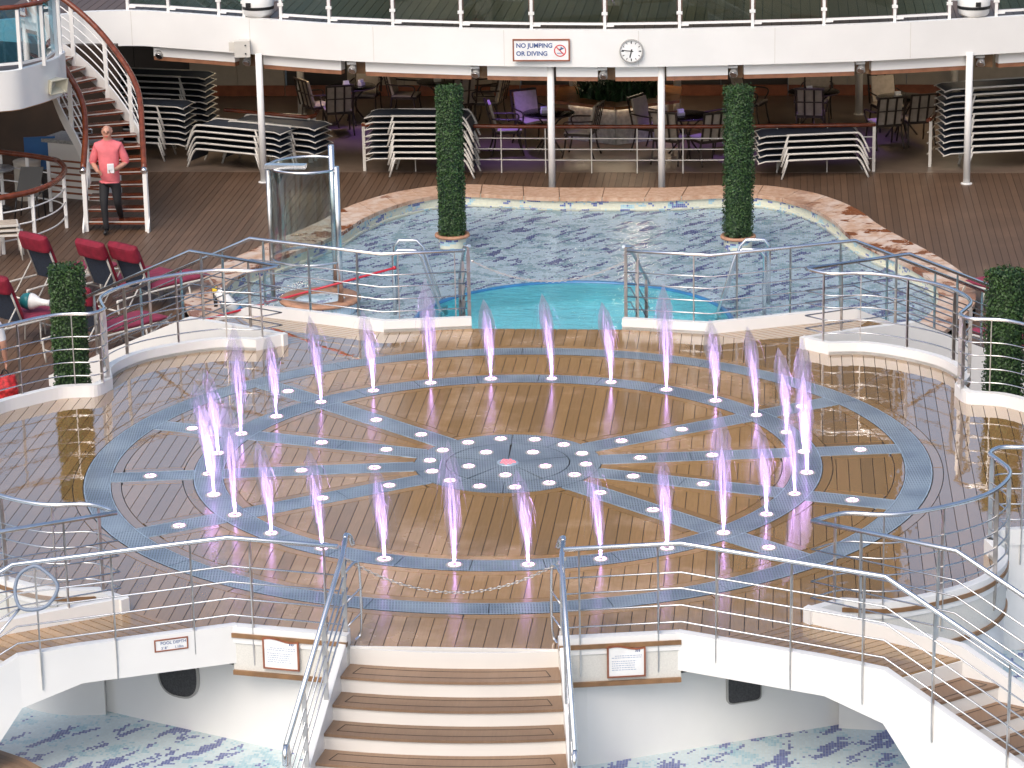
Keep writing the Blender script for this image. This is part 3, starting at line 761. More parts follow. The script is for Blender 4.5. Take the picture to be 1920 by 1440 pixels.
# columns
cols = [(495, 342, 'between the lounger stacks and the shower'), (1036, 362, 'left of the two behind the pool centre'), (1241, 362, 'right of the two behind the pool centre'), (1812, 345, 'in front of the eleven high lounger stack')]
for px, py, lab in cols:
    q = at(px, py, ZD)
    if py == 362: q = Vector((q.x, 18.98, ZD))
    t = thing('column', 'slim white round column ' + lab, 'column', tuple(q))
    obj('shaft', MB().tube([(q.x, q.y, ZD), (q.x, q.y, ZF+.05)], .062, 16), 'white_paint', t)
    obj('base_plate', MB().tube([(q.x, q.y, ZD), (q.x, q.y, ZD+.02)], .10, 16), 'white_paint', t)
for px, py, lab in ((566, 215, 'behind the left cafe chairs'), (1075, 235, 'left of the plant island'), (1270, 232, 'right of the plant island'), (1610, 215, 'lit violet by the right cafe tables'), (1788, 205, 'at the far right cafe table')):
    q = at(px, py, ZD); t = thing('column', 'inner white cafe column ' + lab, 'column', tuple(q))
    obj('shaft', MB().tube([(q.x, q.y, ZD), (q.x, q.y, ZF+.05)], .075, 14), 'frame_white', t)
    obj('base_plate', MB().tube([(q.x, q.y, ZD+.004), (q.x, q.y, ZD+.03)], .10, 14), 'frame_white', t)

# glass balustrade of the upper deck
pp = [200, 283, 388, 440, 515, 612, 736, 866, 999, 1136, 1275, 1411, 1545, 1679, 1784, 1875, 1960]
bt = thing('glass_balustrade', 'green tinted glass balustrade with white posts on the upper deck', 'balustrade', (0, fy(0)+.1, ZU))
pq = []
for px in pp:
    x = at(px, 52, ZU).x; pq.append((x, fy(x)+.12))
for i, (x, y) in enumerate(pq):
    obj('post', MB().box((x, y-.02, ZU+.55), (.05, .05, 1.1)), 'white_paint', bt)
    for dz in (.30, .85): obj('clamp', MB().box((x, y-.03, ZU+dz), (.10, .05, .05)), 'white_paint', bt)
for (a, b2), (c, d) in zip(pq, pq[1:]):
    if abs(a-at(440, 52, ZU).x) < .01 or abs(a-at(1784, 52, ZU).x) < .01: continue
    ux, uy = (c-a), (d-b2); L = math.hypot(ux, uy); ux, uy = ux/L, uy/L
    obj('bottom_rail', MB().bar((a+ux*.03, b2+uy*.03, ZU+.115), (c-ux*.03, d-uy*.03, ZU+.115), .03, .04), 'white_paint', bt)
    obj('glass_panel', MB().bar((a+ux*.05, b2+uy*.05+.005, ZU+.60), (c-ux*.05, d-uy*.05+.005, ZU+.60), .012, .90), 'glass_green', bt)
    obj('bottom_clip', MB().bar((a+ux*.02, b2+uy*.02-.03, ZU+.085), (a+ux*.16, b2+uy*.16-.03, ZU+.085), .02, .03), 'white_paint', bt)
for px, lab in ((478, 'above the cream fascia speaker'), (1828, 'above the eleven high lounger stack')):
    x = at(px, 40, ZU).x; y = fy(x)+.28
    t = thing('drum_housing', 'white drum with black band standing in a balustrade gap ' + lab, 'drum', (x, y, ZU))
    obj('body', MB().lathe([(0, .05), (.24, .05), (.27, .09), (.285, .2), (.285, .42), (.26, .44), (.26, .46), (.285, .48), (.27, .8), (.2, .9), (0, .92)], 28, (x, y, ZU)), 'white_paint', t)
    obj('band', MB().lathe([(.287, .17), (.289, .18), (.289, .215), (.287, .225)], 28, (x, y, ZU)), 'black_plastic', t)
    obj('plate', MB().box((x+(.06 if px > 1000 else -.13), y-.27, ZU+.27), (.09, .03, .08)), 'black_plastic', t)
    obj('plinth', MB().lathe([(.2, 0), (.2, .05)], 20, (x, y, ZU)), 'stainless_post', t)
    for dz in (.25, .5, .75): obj('rod', MB().tube([(x-.42, y+.34, ZU+dz), (x+.42, y+.34, ZU+dz)], .012, 6), 'white_paint', t)

# big dark screen tower rising behind the upper deck, above the view (it shows in the wet floor)
t = thing('screen_tower', 'tall dark outdoor screen tower behind the upper deck', 'screen', (0, 33, ZU))
obj('screen', MB().box((0, 33.2, 9.2), (11, .3, 9.0)), 'screen_dark', t); obj('frame', MB().box((0, 33.5, 8.2), (11.8, .3, 12.8)), 'dark_wall', t)

# left balcony
bb = [at(0, 209, ZF), at(62, 198, ZF), at(109, 182, ZF), at(119, 174, ZF)]
bp = [(-13.0, bb[0].y-.9), (-11.6, bb[0].y-.45)] + [(q.x, q.y) for q in bb]; bp.append((bp[-1][0]-.02, bp[-1][1]+.35)); bp.append((bp[-1][0]-.35, bp[-1][1]+.7))
bps = [(v.x, v.y) for v in smooth([(x, y, 0) for x, y in bp], 5)]
t = thing('side_balcony', 'white curved balcony with blue glass beside the staircase', 'balcony', (-11, 16, 1.1))
obj('fascia', vband(bps, ZF, ZU+.03, .10, sm=True), 'white_paint', t)
obj('soffit', MB().prism([(x-.05, y+.12) for x, y in bps] + [(-14, 21), (-14, 14)], ZF-.04, ZF+.03), 'soffit', t)
obj('floor', MB().prism([(x-.05, y+.10) for x, y in bps] + [(-14, 19.5), (-14, 14)], ZU-.15, ZU-.01), 'dry_deck', t)
bx = [at(px, py, ZU) for px, py in ((-45, 140), (38, 133), (82, 124), (106, 110), (113, 103))]
for i, q in enumerate(bx):
    obj('post', MB().box((q.x, q.y+.05, ZU+.5), (.055, .055, 1.0)), 'white_paint', t)
    if i < 4 and i != 3:
        n = bx[i+1]; obj('glass_panel', MB().bar((q.x+.04, q.y+.06, ZU+.6), (n.x-.04, n.y+.06, ZU+.6), .012, .9), 'glass_blue', t)
        obj('bottom_rail', MB().bar((q.x+.03, q.y+.05, ZU+.12), (n.x-.03, n.y+.05, ZU+.12), .03, .04), 'white_paint', t)
obj('handrail', MB().tube([(q.x, q.y+.05, ZU+1.05) for q in bx], .04, 8), 'varnish', t)
# ================================================================== RAILS
ROD = [.76, .60, .43, .26]
def rail(label, path, zoff, posts, post_bot, name='railing', rods=ROD, top=1.05, base=None, rr=.024, rw=.009, flip=0, sm=0, cat='railing', hook=False):
    """path: list of (x,y); zoff: floor height at each point; posts: list of path parameters (index floats)"""
    pts = [Vector((x, y, z)) for (x, y), z in zip(path, zoff)]
    if sm:
        full_ = smooth(pts, sm); step = sm
    else: full_ = pts; step = 1
    b0 = base or pts[len(pts)//2]
    t = thing(name, label, cat, (b0[0], b0[1], b0[2]))
    obj('top_rail', MB().tube([p+Vector((0, 0, top)) for p in full_], rr, 10), 'stainless', t)
    for z in rods: obj('rail_rod', MB().tube([p+Vector((0, 0, z)) for p in full_], rw, 6), 'stainless_rod', t)
    for u in posts:
        f = u*step; i = min(int(f), len(full_)-2); q = full_[i].lerp(full_[i+1], f-i); d = (full_[i+1]-full_[i]); d.z = 0; d.normalize()
        pb_ = post_bot
        mb = MB(); n = Vector((-d.y, d.x, 0))
        # flat bar across the run, tapered at both ends
        ww = .045; tt = .012; zt = q.z+top-.02; zb = q.z+pb_
        prof = [(zt, .012), (zt-.12, ww/2), (zb+.16, ww/2), (zb, .012)]
        L = [[q+n*(sx*w_)+d*(sy*tt/2) for sx, sy in ((-1, -1), (1, -1), (1, 1), (-1, 1))] for z_, w_ in prof]
        vs = []
        for (z_, w_), ring in zip(prof, L): vs += [(p.x, p.y, z_) for p in ring]
        fs = [(3, 2, 1, 0)] + [(k*4+j, k*4+(j+1) % 4, k*4+4+(j+1) % 4, k*4+4+j) for k in range(3) for j in range(4)] + [(12, 13, 14, 15)]
        mb.add(vs, fs); obj('post', mb, 'stainless_post', t)
    return t
qn = {(1, 1): 'on the pool side away from the shower', (-1, 1): 'on the pool side in front of the shower', (1, -1): 'above the speaker grille with square corners', (-1, -1): 'beside the pool skimmer net'}
SLP = RS/TR
for sx in (1, -1):
    for sy in (1, -1):
        K = (sx, sy); o1 = .06
        # outer run: gate to bridge to stair foot
        a = [(1.07, 5.80), (2.17, 5.585), (4.06, 6.42), (4.06+DS.x*2.5, 6.42+DS.y*2.5)]; z = [0, 0, 0, -SLP*2.5]
        rail('straight stainless bridge railing from gate '+qn[K], mir(a, sx, sy), z, [.13, .80, 1.18, 1.55, 1.9, 2.2, 2.5, 2.8], -.24 if sy < 0 else -.02)
        # inner run: stair foot, tip, lobe, side bay
        a = [(4.74+DS.x*2.5, 5.70+DS.y*2.5), (4.74, 5.70), (3.40, 4.90)]; z = [-SLP*2.5, 0, 0]
        lobr = [(3.40, 4.90), (3.72, 4.66), (4.16, 4.69), (4.66, 4.45), (5.10, 4.07), (5.33, 3.65), (5.40, 3.28), (5.31, 2.95), (5.24, 2.72), (5.36, 2.52), (5.6, 2.50), (5.84, 2.41), (6.17, 2.07), (6.43, 1.72), (6.66, 1.0), (6.74, 0.35)]
        sm_ = [(v.x, v.y) for v in smooth([(x, y, 0) for x, y in lobr], 4)]
        path = a[:2] + sm_; zz = z[:2] + [0]*len(sm_)
        rail('looped stainless lobe railing '+qn[K], mir(path, sx, sy), zz, [.3, .7, 1.12, 1.65, 5, 9.5, 14.2, 20, 26, 32.5, 36, 42, 50, 58], -.02 if sy > 0 else -.24, base=(mir([lobr[3]], sx, sy)[0] + (0,)))
# pool gate: short sloping rails into the pool
for sx, lab in ((1, 'on the gate side away from the shower'), (-1, 'on the gate side towards the shower')):
    a = [(1.02*sx, 5.84), (1.10*sx, 6.0), (1.30*sx, 7.0)]
    rail('short sloping stainless rail down into pool '+lab, a, [.05, 0, -.75], [.3, 1.35, 1.85], -.5, rods=[.7, .5, .3], base=(a[0][0], a[0][1], 0))
# front stair rails with a hooked top
for sx, lab in ((-1, 'beside the depth sign wall'), (1, 'on the side of the rectangular speaker grille')):
    xs = lambda y: sx*(1.045 + max(0, -5.72-y)*.125)
    ys = [-5.50, -5.72, -7.75]; z = [.0, -.09, -.09-2.03*FR/FT]
    t = rail('sloping stainless stair handrail with hooked end '+lab, [(xs(y), y) for y in ys], z, [.9, 1.35, 1.7, 1.97], .05, rods=[.80, .66, .52, .38], top=1.02, base=(xs(-6.6), -6.6, -.6), rr=.026)
    q = Vector((xs(-5.5), -5.5, 1.02)); hk = [q, q+Vector((0, .05, .02)), q+Vector((-.03*sx, .09, -.01)), q+Vector((-.06*sx, .09, -.10))]
    obj('hook', MB().tube(smooth(hk, 4), .026, 10), 'stainless', t)
    lp = [Vector((xs(-5.66), -5.66, .72)), Vector((xs(-5.5)-.08*sx, -5.50, .78)), Vector((xs(-5.5)-.12*sx, -5.46, .68)), Vector((xs(-5.5)-.12*sx, -5.46, .10)), Vector((xs(-5.5)-.08*sx, -5.50, .0)), Vector((xs(-5.66), -5.66, -.05))]
    obj('end_loop', MB().tube(smooth(lp, 4), .014, 8), 'stainless', t)
    for dz in (.5, .25): obj('rail_rod', MB().tube([(xs(-5.66), -5.66, dz-.08), (xs(-5.5)-.12*sx, -5.46, dz)], .010, 6), 'stainless', t)
    e = Vector((xs(-7.75), -7.75, 1.02-.09-2.03*FR/FT)); obj('end_hook', MB().tube(smooth([e, e+Vector((0, -.06, -.05)), e+Vector((0, -.07, -.16))], 4), .026, 10), 'stainless', t)

# chains
def chain(label, a, b2, sag, lp=.045):
    a, b2 = Vector(a), Vector(b2); n = 200; pts = [a.lerp(b2, i/n)-Vector((0, 0, sag*4*(i/n)*(1-i/n))) for i in range(n+1)]
    t = thing('chain', label, 'chain', tuple(a.lerp(b2, .5)-Vector((0, 0, sag))))
    acc = 0; k = 0; last = pts[0]; mb = MB()
    for i in range(1, n+1):
        if (pts[i]-last).length >= lp*.78 or i == n:
            d = (pts[i]-last).normalized(); mid = (pts[i]+last)/2; sd_ = d.cross(Vector((0, 0, 1))).normalized(); u = sd_ if k % 2 else sd_.cross(d)
            ring = [mid + d*(lp/2*math.cos(th)) + u*(lp*.27*math.sin(th)) for th in [2*math.pi*j/8 for j in range(8)]]
            mb.tube(ring, .0048, 5, closed=True); last = pts[i]; k += 1
    o = obj('links', mb, 'stainless_post', t)
    obj('snap_hook', MB().tube([a, a.lerp(b2, .015)-Vector((0, 0, .02))], .009, 6), 'stainless', t)
chain('steel chain sagging across the front stair opening', (-1.10, -5.47, .84), (1.06, -5.48, .84), .36)
chain('steel chain sagging across the pool gate', (-1.0, 5.85, .90), (1.04, 5.85, .90), .28)
q0, q1 = at(235, 640, -.1), at(318, 592, -.1)
chain('small chain hanging across the stair foot by the red loungers', tuple(at(236, 643, -.35)), tuple(at(322, 588, -.35)), .08)

# ================================================================== FLOOR LIGHTS AND JETS
def light_mesh():
    bez = MB().lathe([(.090, -.005), (.090, .005), (.070, .007), (.066, .004), (0, .004)], 24)
    led = MB()
    for k in range(5):
        a0 = 2*math.pi*k/5+.12; q = ring_piece(.034, .062, a0, a0+2*math.pi/5-.30)
        led.prism(dedupe(q), .004, .010, bottom=False)
    return bez, led
bez, led = light_mesh()
lt = lthing('floor_light', 'x', 'floor light'); obj('bezel', bez, 'cap_grey', lt); obj('led_ring', led, 'led_pink', lt)
FL = Proto(lt)
hubl = [R(126.1)-k*2*math.pi/14 for k in range(14)]
for k, a in enumerate(hubl): FL((.90*math.cos(a), .90*math.sin(a), .006), a, 'round pink LED floor light in outer circle of the hub', 'floor lights round the hub rim')
for k in range(5):
    a = R(56)+k*2*math.pi/5; FL((.46*math.cos(a), .46*math.sin(a), .006), a, 'round pink LED floor light on a hub wedge', 'floor lights on the hub wedges')
for i, a in enumerate(SPK):
    for r in (1.52, 2.35): FL((r*math.cos(a), r*math.sin(a), .0012), a, 'round pink LED floor light on a spoke inside the jet ring', 'floor lights on the inner spokes')
    FL((4.06*math.cos(a), 4.06*math.sin(a), .0012), a, 'round pink LED floor light on a spoke outside the jet ring', 'floor lights on the outer spokes')
t = thing('centre_light', 'large red glowing light at centre of the hub', 'floor light', (0, 0, .006))
obj('bezel', MB().lathe([(.125, -.004), (.125, .006), (.10, .010), (0, .010)], 28, (0, 0, .006)), 'grating_edge', t)
mb = MB()
for k in range(16):
    a = k*2.4; r = .09*math.sqrt((k+.5)/16); mb.lathe([(.017, 0), (.014, .008), (0, .010)], 8, (r*math.cos(a), r*math.sin(a), .015))
obj('led_cluster', mb, 'led_red', t)

# jets: water strands and mist, lit by a real lamp in each nozzle
b = NB('water_strand'); tr = b.n('BsdfTransparent'); df = b.n('BsdfTranslucent'); df.inputs[0].default_value = (.95, .95, 1, 1)
d2 = b.n('BsdfDiffuse'); d2.inputs[0].default_value = (.95, .95, 1, 1); ad = b.n('MixShader'); ad.inputs[0].default_value = .5; b.l(df.outputs[0], ad.inputs[1]); b.l(d2.outputs[0], ad.inputs[2])
mx = b.n('MixShader'); mx.inputs[0].default_value = .11; b.l(tr.outputs[0], mx.inputs[1]); b.l(ad.outputs[0], mx.inputs[2]); b.fin(mx)
def vol(name, dens, col=(1, 1, 1), an=0.0):
    b = NB(name); v = b.n('VolumeScatter'); v.inputs['Color'].default_value = c4(col); v.inputs['Density'].default_value = dens; v.inputs['Anisotropy'].default_value = an
    b.l(v.outputs[0], b.out.inputs['Volume'])
vol('jet_mist', .40); vol('jet_haze', .075); vol('jet_core', 17.0)
def make_jet(h, seed, lean):
    rg = random.Random(seed); t = lthing('fountain_jet', 'purple lit water jet rising from the inner grating ring', 'water jet')
    obj('bezel', bez, 'cap_grey', t)
    obj('led_ring', led, 'led_pink', t)
    lx, ly = lean
    def ax(z): return Vector((lx*(z/h)**1.6, ly*(z/h)**1.6, z))
    n = 12; hc = h*.55
    obj('core', MB().tube([ax(.012+hc*i/n) for i in range(n+1)], [.0135*(1-.8*i/n)+.0015 for i in range(n+1)], 10), 'jet_core', t)
    for w0, w1, z0, z1, mt in ((.024, .050, .02, .80, 'jet_mist'), (.040, .075, .06, .98, 'jet_haze'), (.055, .115, .12, 1.12, 'jet_haze')):
        obj('mist', MB().tube([ax(h*(z0+(z1-z0)*i/n)) for i in range(n+1)], [(w0+(w1-w0)*(i/n))*(1+.12*rg.uniform(-1, 1))*(1 if i < n-3 else (n-i+.15)/3.4) for i in range(n+1)], 12), mt, t)
    mb = MB()
    for k in range(44):
        th = rg.uniform(0, 6.28); sp = abs(rg.gauss(0, .055))+.004; top = h*rg.uniform(.62, 1.05); pts = []
        back = rg.random() < .45
        for i in range(8):
            u = i/7; pts.append(ax(top*u) + Vector((math.cos(th), math.sin(th), 0))*(sp*u**1.7))
        mb.tube(pts, [.0030*(1-.6*i/7) for i in range(8)], 3, cap=False)
        if back:
            fall = rg.uniform(.25, .8)*top; p0 = pts[-1]
            q = [p0 + Vector((math.cos(th), math.sin(th), 0))*(sp*.9*(i/5)) - Vector((0, 0, fall*(i/5)**1.5)) for i in range(6)]
            mb.tube(q, [.0024*(1-.4*i/5) for i in range(6)], 3, cap=False)
    obj('strands', mb, 'water_strand', t)
    la = bpy.data.lights.new('jet_lamp', 'SPOT'); la.energy = 1300; la.color = (.70, .40, 1.0); la.spot_size = R(26); la.spot_blend = .8; la.shadow_soft_size = .02
    lo = bpy.data.objects.new('jet_lamp', la); COL.objects.link(lo); lo.parent = t; lo.location = (0, 0, .014); lo.rotation_euler = (math.pi, 0, 0)
    return t
JP = [Proto(make_jet(h_, s_i, ln)) for h_, s_i, ln in ((1.05, 1, (-.10, .02)), (.85, 2, (-.06, .03)), (1.18, 3, (-.03, .0)), (.95, 4, (-.09, -.02)))]
for k, a in enumerate(JA):
    JP[(k*7) % 4]((3.405*math.cos(a), 3.405*math.sin(a), .002), 0, None, 'water jets on the inner drain ring', .93+.07*((k*5) % 4)/1.5)
# ================================================================== TOPIARY
def topiary():
    rg = random.Random(5); t = lthing('topiary', 'x', 'topiary'); H = 2.43; hw = .205
    def rad(th):
        c, s = abs(math.cos(th)), abs(math.sin(th)); return hw/((c**4+s**4)**.25)
    core = MB(); pr = []
    for z in (.02, .3, 1.2, 2.1, H-.06): pr.append(z)
    vs = []; n = 20
    for z in pr:
        for k in range(n):
            th = 2*math.pi*k/n; vs.append((.88*rad(th)*math.cos(th), .88*rad(th)*math.sin(th), z))
    fs = [(i*n+k, i*n+(k+1) % n, (i+1)*n+(k+1) % n, (i+1)*n+k) for i in range(len(pr)-1) for k in range(n)] + [tuple(range((len(pr)-1)*n, len(pr)*n))]
    core.add(vs, fs); obj('branches', core, 'leaf_dark', t)
    mb = MB()
    for i in range(9000):
        if rg.random() < .93:
            th = rg.uniform(0, 2*math.pi); z = rg.uniform(0, H); k = 1+rg.gauss(0, .06)+.03*math.sin(z*9+th*2)+.03*math.sin(z*3.1+th*3)
            p_ = Vector((rad(th)*math.cos(th)*k, rad(th)*math.sin(th)*k, z)); nrm = Vector((math.cos(th), math.sin(th), .35))
        else:
            a = rg.uniform(-hw, hw); b2 = rg.uniform(-hw, hw); p_ = Vector((a, b2, H+rg.gauss(0, .022)-.25*(a*a+b2*b2))); nrm = Vector((a, b2, 1))
        nrm = (nrm.normalized()+Vector((rg.gauss(0, .55), rg.gauss(0, .55), rg.gauss(0, .55)))).normalized()
        u = nrm.orthogonal().normalized(); u.rotate(Matrix.Rotation(rg.uniform(0, 6.28), 3, nrm)); v = nrm.cross(u); s = rg.uniform(.013, .026)
        mb.add([p_-u*s, p_+v*s*.55, p_+u*s*1.2, p_-v*s*.55], [(0, 1, 2, 3)])
    obj('foliage', mb, 'leaf', t)
    obj('trunk', MB().tube([(0, 0, -.12), (0, 0, .3)], .03, 8), 'pot_brown', t)
    return t
tp = topiary()
seg = 28; pot = MB()
prof = [(.225, -.30), (.235, -.05)]
mbp = MB()
for (r0, z0), (r1, z1) in zip(prof, prof[1:]):
    lo = [(r0*math.cos(2*math.pi*k/seg), r0*math.sin(2*math.pi*k/seg), z0) for k in range(seg)]; hi = [(r1*math.cos(2*math.pi*k/seg), r1*math.sin(2*math.pi*k/seg), z1) for k in range(seg)]
    for k in range(seg):
        j = (k+1) % seg; o_ = len(mbp.v); mbp.add([lo[k], lo[j], hi[j], hi[k]], [(0, 1, 2, 3)], 0, True); mbp.uv[len(mbp.f)-1] = [(r0*2*math.pi*k/seg, z0), (r0*2*math.pi*(k+1)/seg, z0), (r0*2*math.pi*(k+1)/seg, z1), (r0*2*math.pi*k/seg, z1)]
obj('pot', mbp, 'mosaic_wall', tp)
obj('pot_rim', MB().lathe([(.235, -.06), (.285, -.055), (.295, -.03), (.285, -.005), (.22, -.005), (.22, -.03)], 28), 'pot_brown', tp)
obj('soil', MB().lathe([(.22, -.03), (0, -.025)], 24), 'soil', tp)
TOP = Proto(tp)
q = at(848, 437, -1.0); TOP((q.x, q.y, -1.0), .1, 'clipped topiary column standing in the pool on the shower side', 'clipped topiary columns')
q = at(1384, 440, -1.0); TOP((q.x, q.y, -1.0), .5, 'clipped topiary column standing in the pool away from the shower', 'clipped topiary columns')
TOP((-5.76, 3.02, -.92), .2, 'clipped green topiary column outside stage notch beside the red loungers', 'clipped topiary columns')
TOP((5.80, 3.02, -.92), .9, 'clipped green topiary column outside stage notch away from the staircase', 'clipped topiary columns')

# ================================================================== SUN LOUNGERS
def recliner():
    t = lthing('sun_lounger', 'x', 'sun lounger'); W = .31
    for s in (-1, 1):
        y = s*W
        obj('side_rail', MB().tube(smooth([(.10, y, .0), (.06, y, .30), (.12, y, .36), (.75, y, .37), (1.75, y, .36), (1.90, y, .30), (1.95, y, .22)], 3), .017, 6), 'frame_white', t)
        obj('leg', MB().tube([(1.45, y, .36), (1.52, y, 0)], .017, 6), 'frame_white', t)
    obj('cross_bar', MB().tube([(.07, -W, .2), (.07, W, .2)], .014, 6), 'frame_white', t); obj('cross_bar', MB().tube([(1.5, -W, .12), (1.5, W, .12)], .014, 6), 'frame_white', t)
    A = Vector((.72, 0, .38)); B = Vector((.47, 0, 1.06)); d = (B-A).normalized(); n = Vector((d.z, 0, -d.x))   # n points to the sitter
    bf = MB()
    bf.tube([A+Vector((0, -W+.03, 0)), B+Vector((0, -W+.03, 0)), B+Vector((0, W-.03, 0)), A+Vector((0, W-.03, 0))], .017, 6); br = obj('backrest', bf, 'frame_white', t)
    obj('sling', MB().plate([A+Vector((0, y, 0)) for y in (-W+.04, 0, W-.04)], [B+Vector((0, y, 0)) for y in (-W+.04, 0, W-.04)], .006), 'navy_sling', br)
    for s in (-1, 1): obj('prop', MB().tube([A.lerp(B, .38)+Vector((0, s*(W-.03), 0)), (.28, s*(W-.03), .20), (.20, s*(W-.05), .19)], .012, 6), 'frame_white', br)
    # cushions
    def pillow(a, b2, th, W2, n_, name, mat, r=.35):
        mb = MB(); rows = []; N = 9; K = 8
        for i in range(N):
            u = i/(N-1); e = (1-abs(2*u-1)**6)**.5; ring = []
            for j in range(2*K):
                ph = 2*math.pi*j/(2*K); cx = math.copysign(abs(math.cos(ph))**r, math.cos(ph)); sz = math.copysign(abs(math.sin(ph))**.8, math.sin(ph))
                ring.append(tuple(Vector(a).lerp(Vector(b2), u) + Vector((0, cx*W2*(.93+.07*e), 0)) + Vector(n_)*(th*sz*max(.12, e))))
            rows.append(ring)
        for i in range(N-1): mb.strip(rows[i], rows[i+1], closed=True)
        mb.add(rows[0], [tuple(range(2*K))]); mb.add(rows[-1], [tuple(reversed(range(2*K)))])
        return obj(name, mb, mat, t)
    pillow((.74, 0, .42), (1.93, 0, .40), .045, W-.01, (0, 0, 1), 'seat_cushion', 'rose_cushion')
    pillow(tuple(A+n*.05), tuple(B+d*.03+n*.05), .045, W-.02, tuple(n), 'back_cushion', 'red_cushion')
    pillow(tuple(A.lerp(B, .70)-n*.02), tuple(B+d*.07-n*.0), .085, W+.01, tuple(n), 'head_cover', 'red_cushion')
    return t
REC = Proto(recliner())
hd = R(52)
for px, py, lab in ((92, 518, 'nearest the curved terrace rail'), (198, 532, 'left one of a close pair'), (259, 538, 'right one of a close pair, by the pool coping'), (20, 598, 'holding the teal and white toy'), (173, 620, 'half behind the topiary, nearest the stage')):
    q = at(px, py, ZD+.40); REC((q.x-.72*math.cos(hd), q.y-.72*math.sin(hd), ZD), hd, 'reclined lounger with crimson cushions '+lab, 'reclined loungers with red cushions')
for px, py, lab in ((1836, 520, 'foot end beside the topiary and coping'), (1842, 612, 'foot end low behind stage rail and topiary')):
    q = at(px, py, ZD+.40); h_ = R(128); REC((q.x-1.93*math.cos(h_), q.y-1.93*math.sin(h_), ZD), h_, 'sun lounger with crimson cushions, '+lab, 'reclined loungers with red cushions')

def stacker():
    t = lthing('stacking_lounger', 'x', 'sun lounger'); W = .32
    for s in (-1, 1):
        y = s*W
        obj('side_rail', MB().tube([(0, y, .295), (.14, y, .335), (.52, y, .345)], .013, 6), 'frame_white', t)
        obj('side_rail', MB().tube(smooth([(.50, y, .345), (1.2, y, .355), (1.72, y, .36), (1.82, y, .335), (1.90, y, .22), (2.0, y, .0)], 3), .019, 8), 'frame_white', t)
        obj('leg', MB().tube([(.54, y, .35), (.43, y, 0)], .019, 8), 'frame_white', t)
    for x, z in ((.03, .30), (1.86, .28)): obj('cross_bar', MB().tube([(x, -W, z), (x, W, z)], .012, 6), 'frame_white', t)
    xs = [(.02, .305), (.14, .345), (.5, .352), (1.1, .35), (1.7, .362), (1.80, .335), (1.87, .25), (1.93, .12)]
    obj('sling', MB().plate([(x, -W+.02, z) for x, z in xs], [(x, W-.02, z) for x, z in xs], .006), 'navy_sling', t)
    return t
STK = Proto(stacker())
def stack(px, py, n, rz, flip, dz, where, wob=.02, ang_top=0.):
    """px,py: floor point of the near foot of the inner leg (x=.43)"""
    q = at(px, py, ZD); h_ = rz + (math.pi if flip else 0)
    lx, ly = .43, (-.32 if not flip else .32)
    rg = random.Random(px)
    for k in range(n):
        a = h_ + ang_top*k/max(1, n-1) + rg.uniform(-1, 1)*wob*.5; c, s = math.cos(a), math.sin(a)
        x = q.x-(lx*c-ly*s) + rg.uniform(-1, 1)*wob; y = q.y-(lx*s+ly*c)
        STK((x, y, ZD+dz*k), a, 'navy sling lounger %s, %s from the floor' % (where, ORD[k+1]), 'stacked loungers '+where)
stack(730, 332, 8, R(-4), False, .112, 'in stack behind left pool topiary')
stack(1466, 337, 5, R(8), False, .115, 'in short stack right of right topiary')
stack(1812, 322, 11, R(9), False, .118, 'in tallest stack behind outer column', .02, R(5))
stack(490, 325, 5, R(-20), True, .112, 'in stack left of the outer left column')
stack(556, 318, 5, R(-20), True, .115, 'in stack behind the one by the column')
stack(310, 303, 7, R(-8), True, .118, 'in stack just right of the staircase')
stack(352, 268, 9, R(-8), True, .118, 'in rear stack under the fascia by staircase')

# small tables
def side_table():
    t = lthing('side_table', 'x', 'side table'); obj('top', MB().box((0, 0, .42), (.40, .40, .03)), 'frame_white', t); obj('inset', MB().box((0, 0, .437), (.34, .34, .006)), 'chair_cream', t)
    for sx in (-1, 1):
        for sy in (-1, 1): obj('leg', MB().tube([(sx*.17, sy*.17, .41), (sx*.19, sy*.19, 0)], .013, 6), 'frame_white', t)
    return t
ST = Proto(side_table())
for px, py, lab in ((156, 510, 'between the loungers near the terrace rail'), (78, 583, 'beside the lounger with the teal toy')):
    q = at(px, py, ZD+.43); ST((q.x, q.y, ZD), hd, 'small white side table '+lab, 'white side tables')
q = at(18, 428, ZD+.5)
for k in range(3): ST((q.x-.03*k, q.y, ZD+.08*k), .2+.05*k, 'small white side table by terrace rail, %s of a stack from the floor' % ORD[k+1], 'white side tables')
# toy on the lounger
q = at(58, 565, ZD+.62); t = thing('beach_toy', 'teal and white bulb shaped toy lying on the red lounger', 'toy', tuple(q))
dx = Vector((math.cos(R(-8)), math.sin(R(-8)), -.05))
obj('teal_end', MB().tube([q-dx*.17, q-dx*.16, q-dx*.12, q-dx*.06, q], [.01, .06, .105, .125, .128], 16), 'teal_plastic', t)
obj('white_end', MB().tube([q, q+dx*.05, q+dx*.14, q+dx*.24, q+dx*.30], [.128, .115, .06, .045, .05], 16), 'white_paint', t)

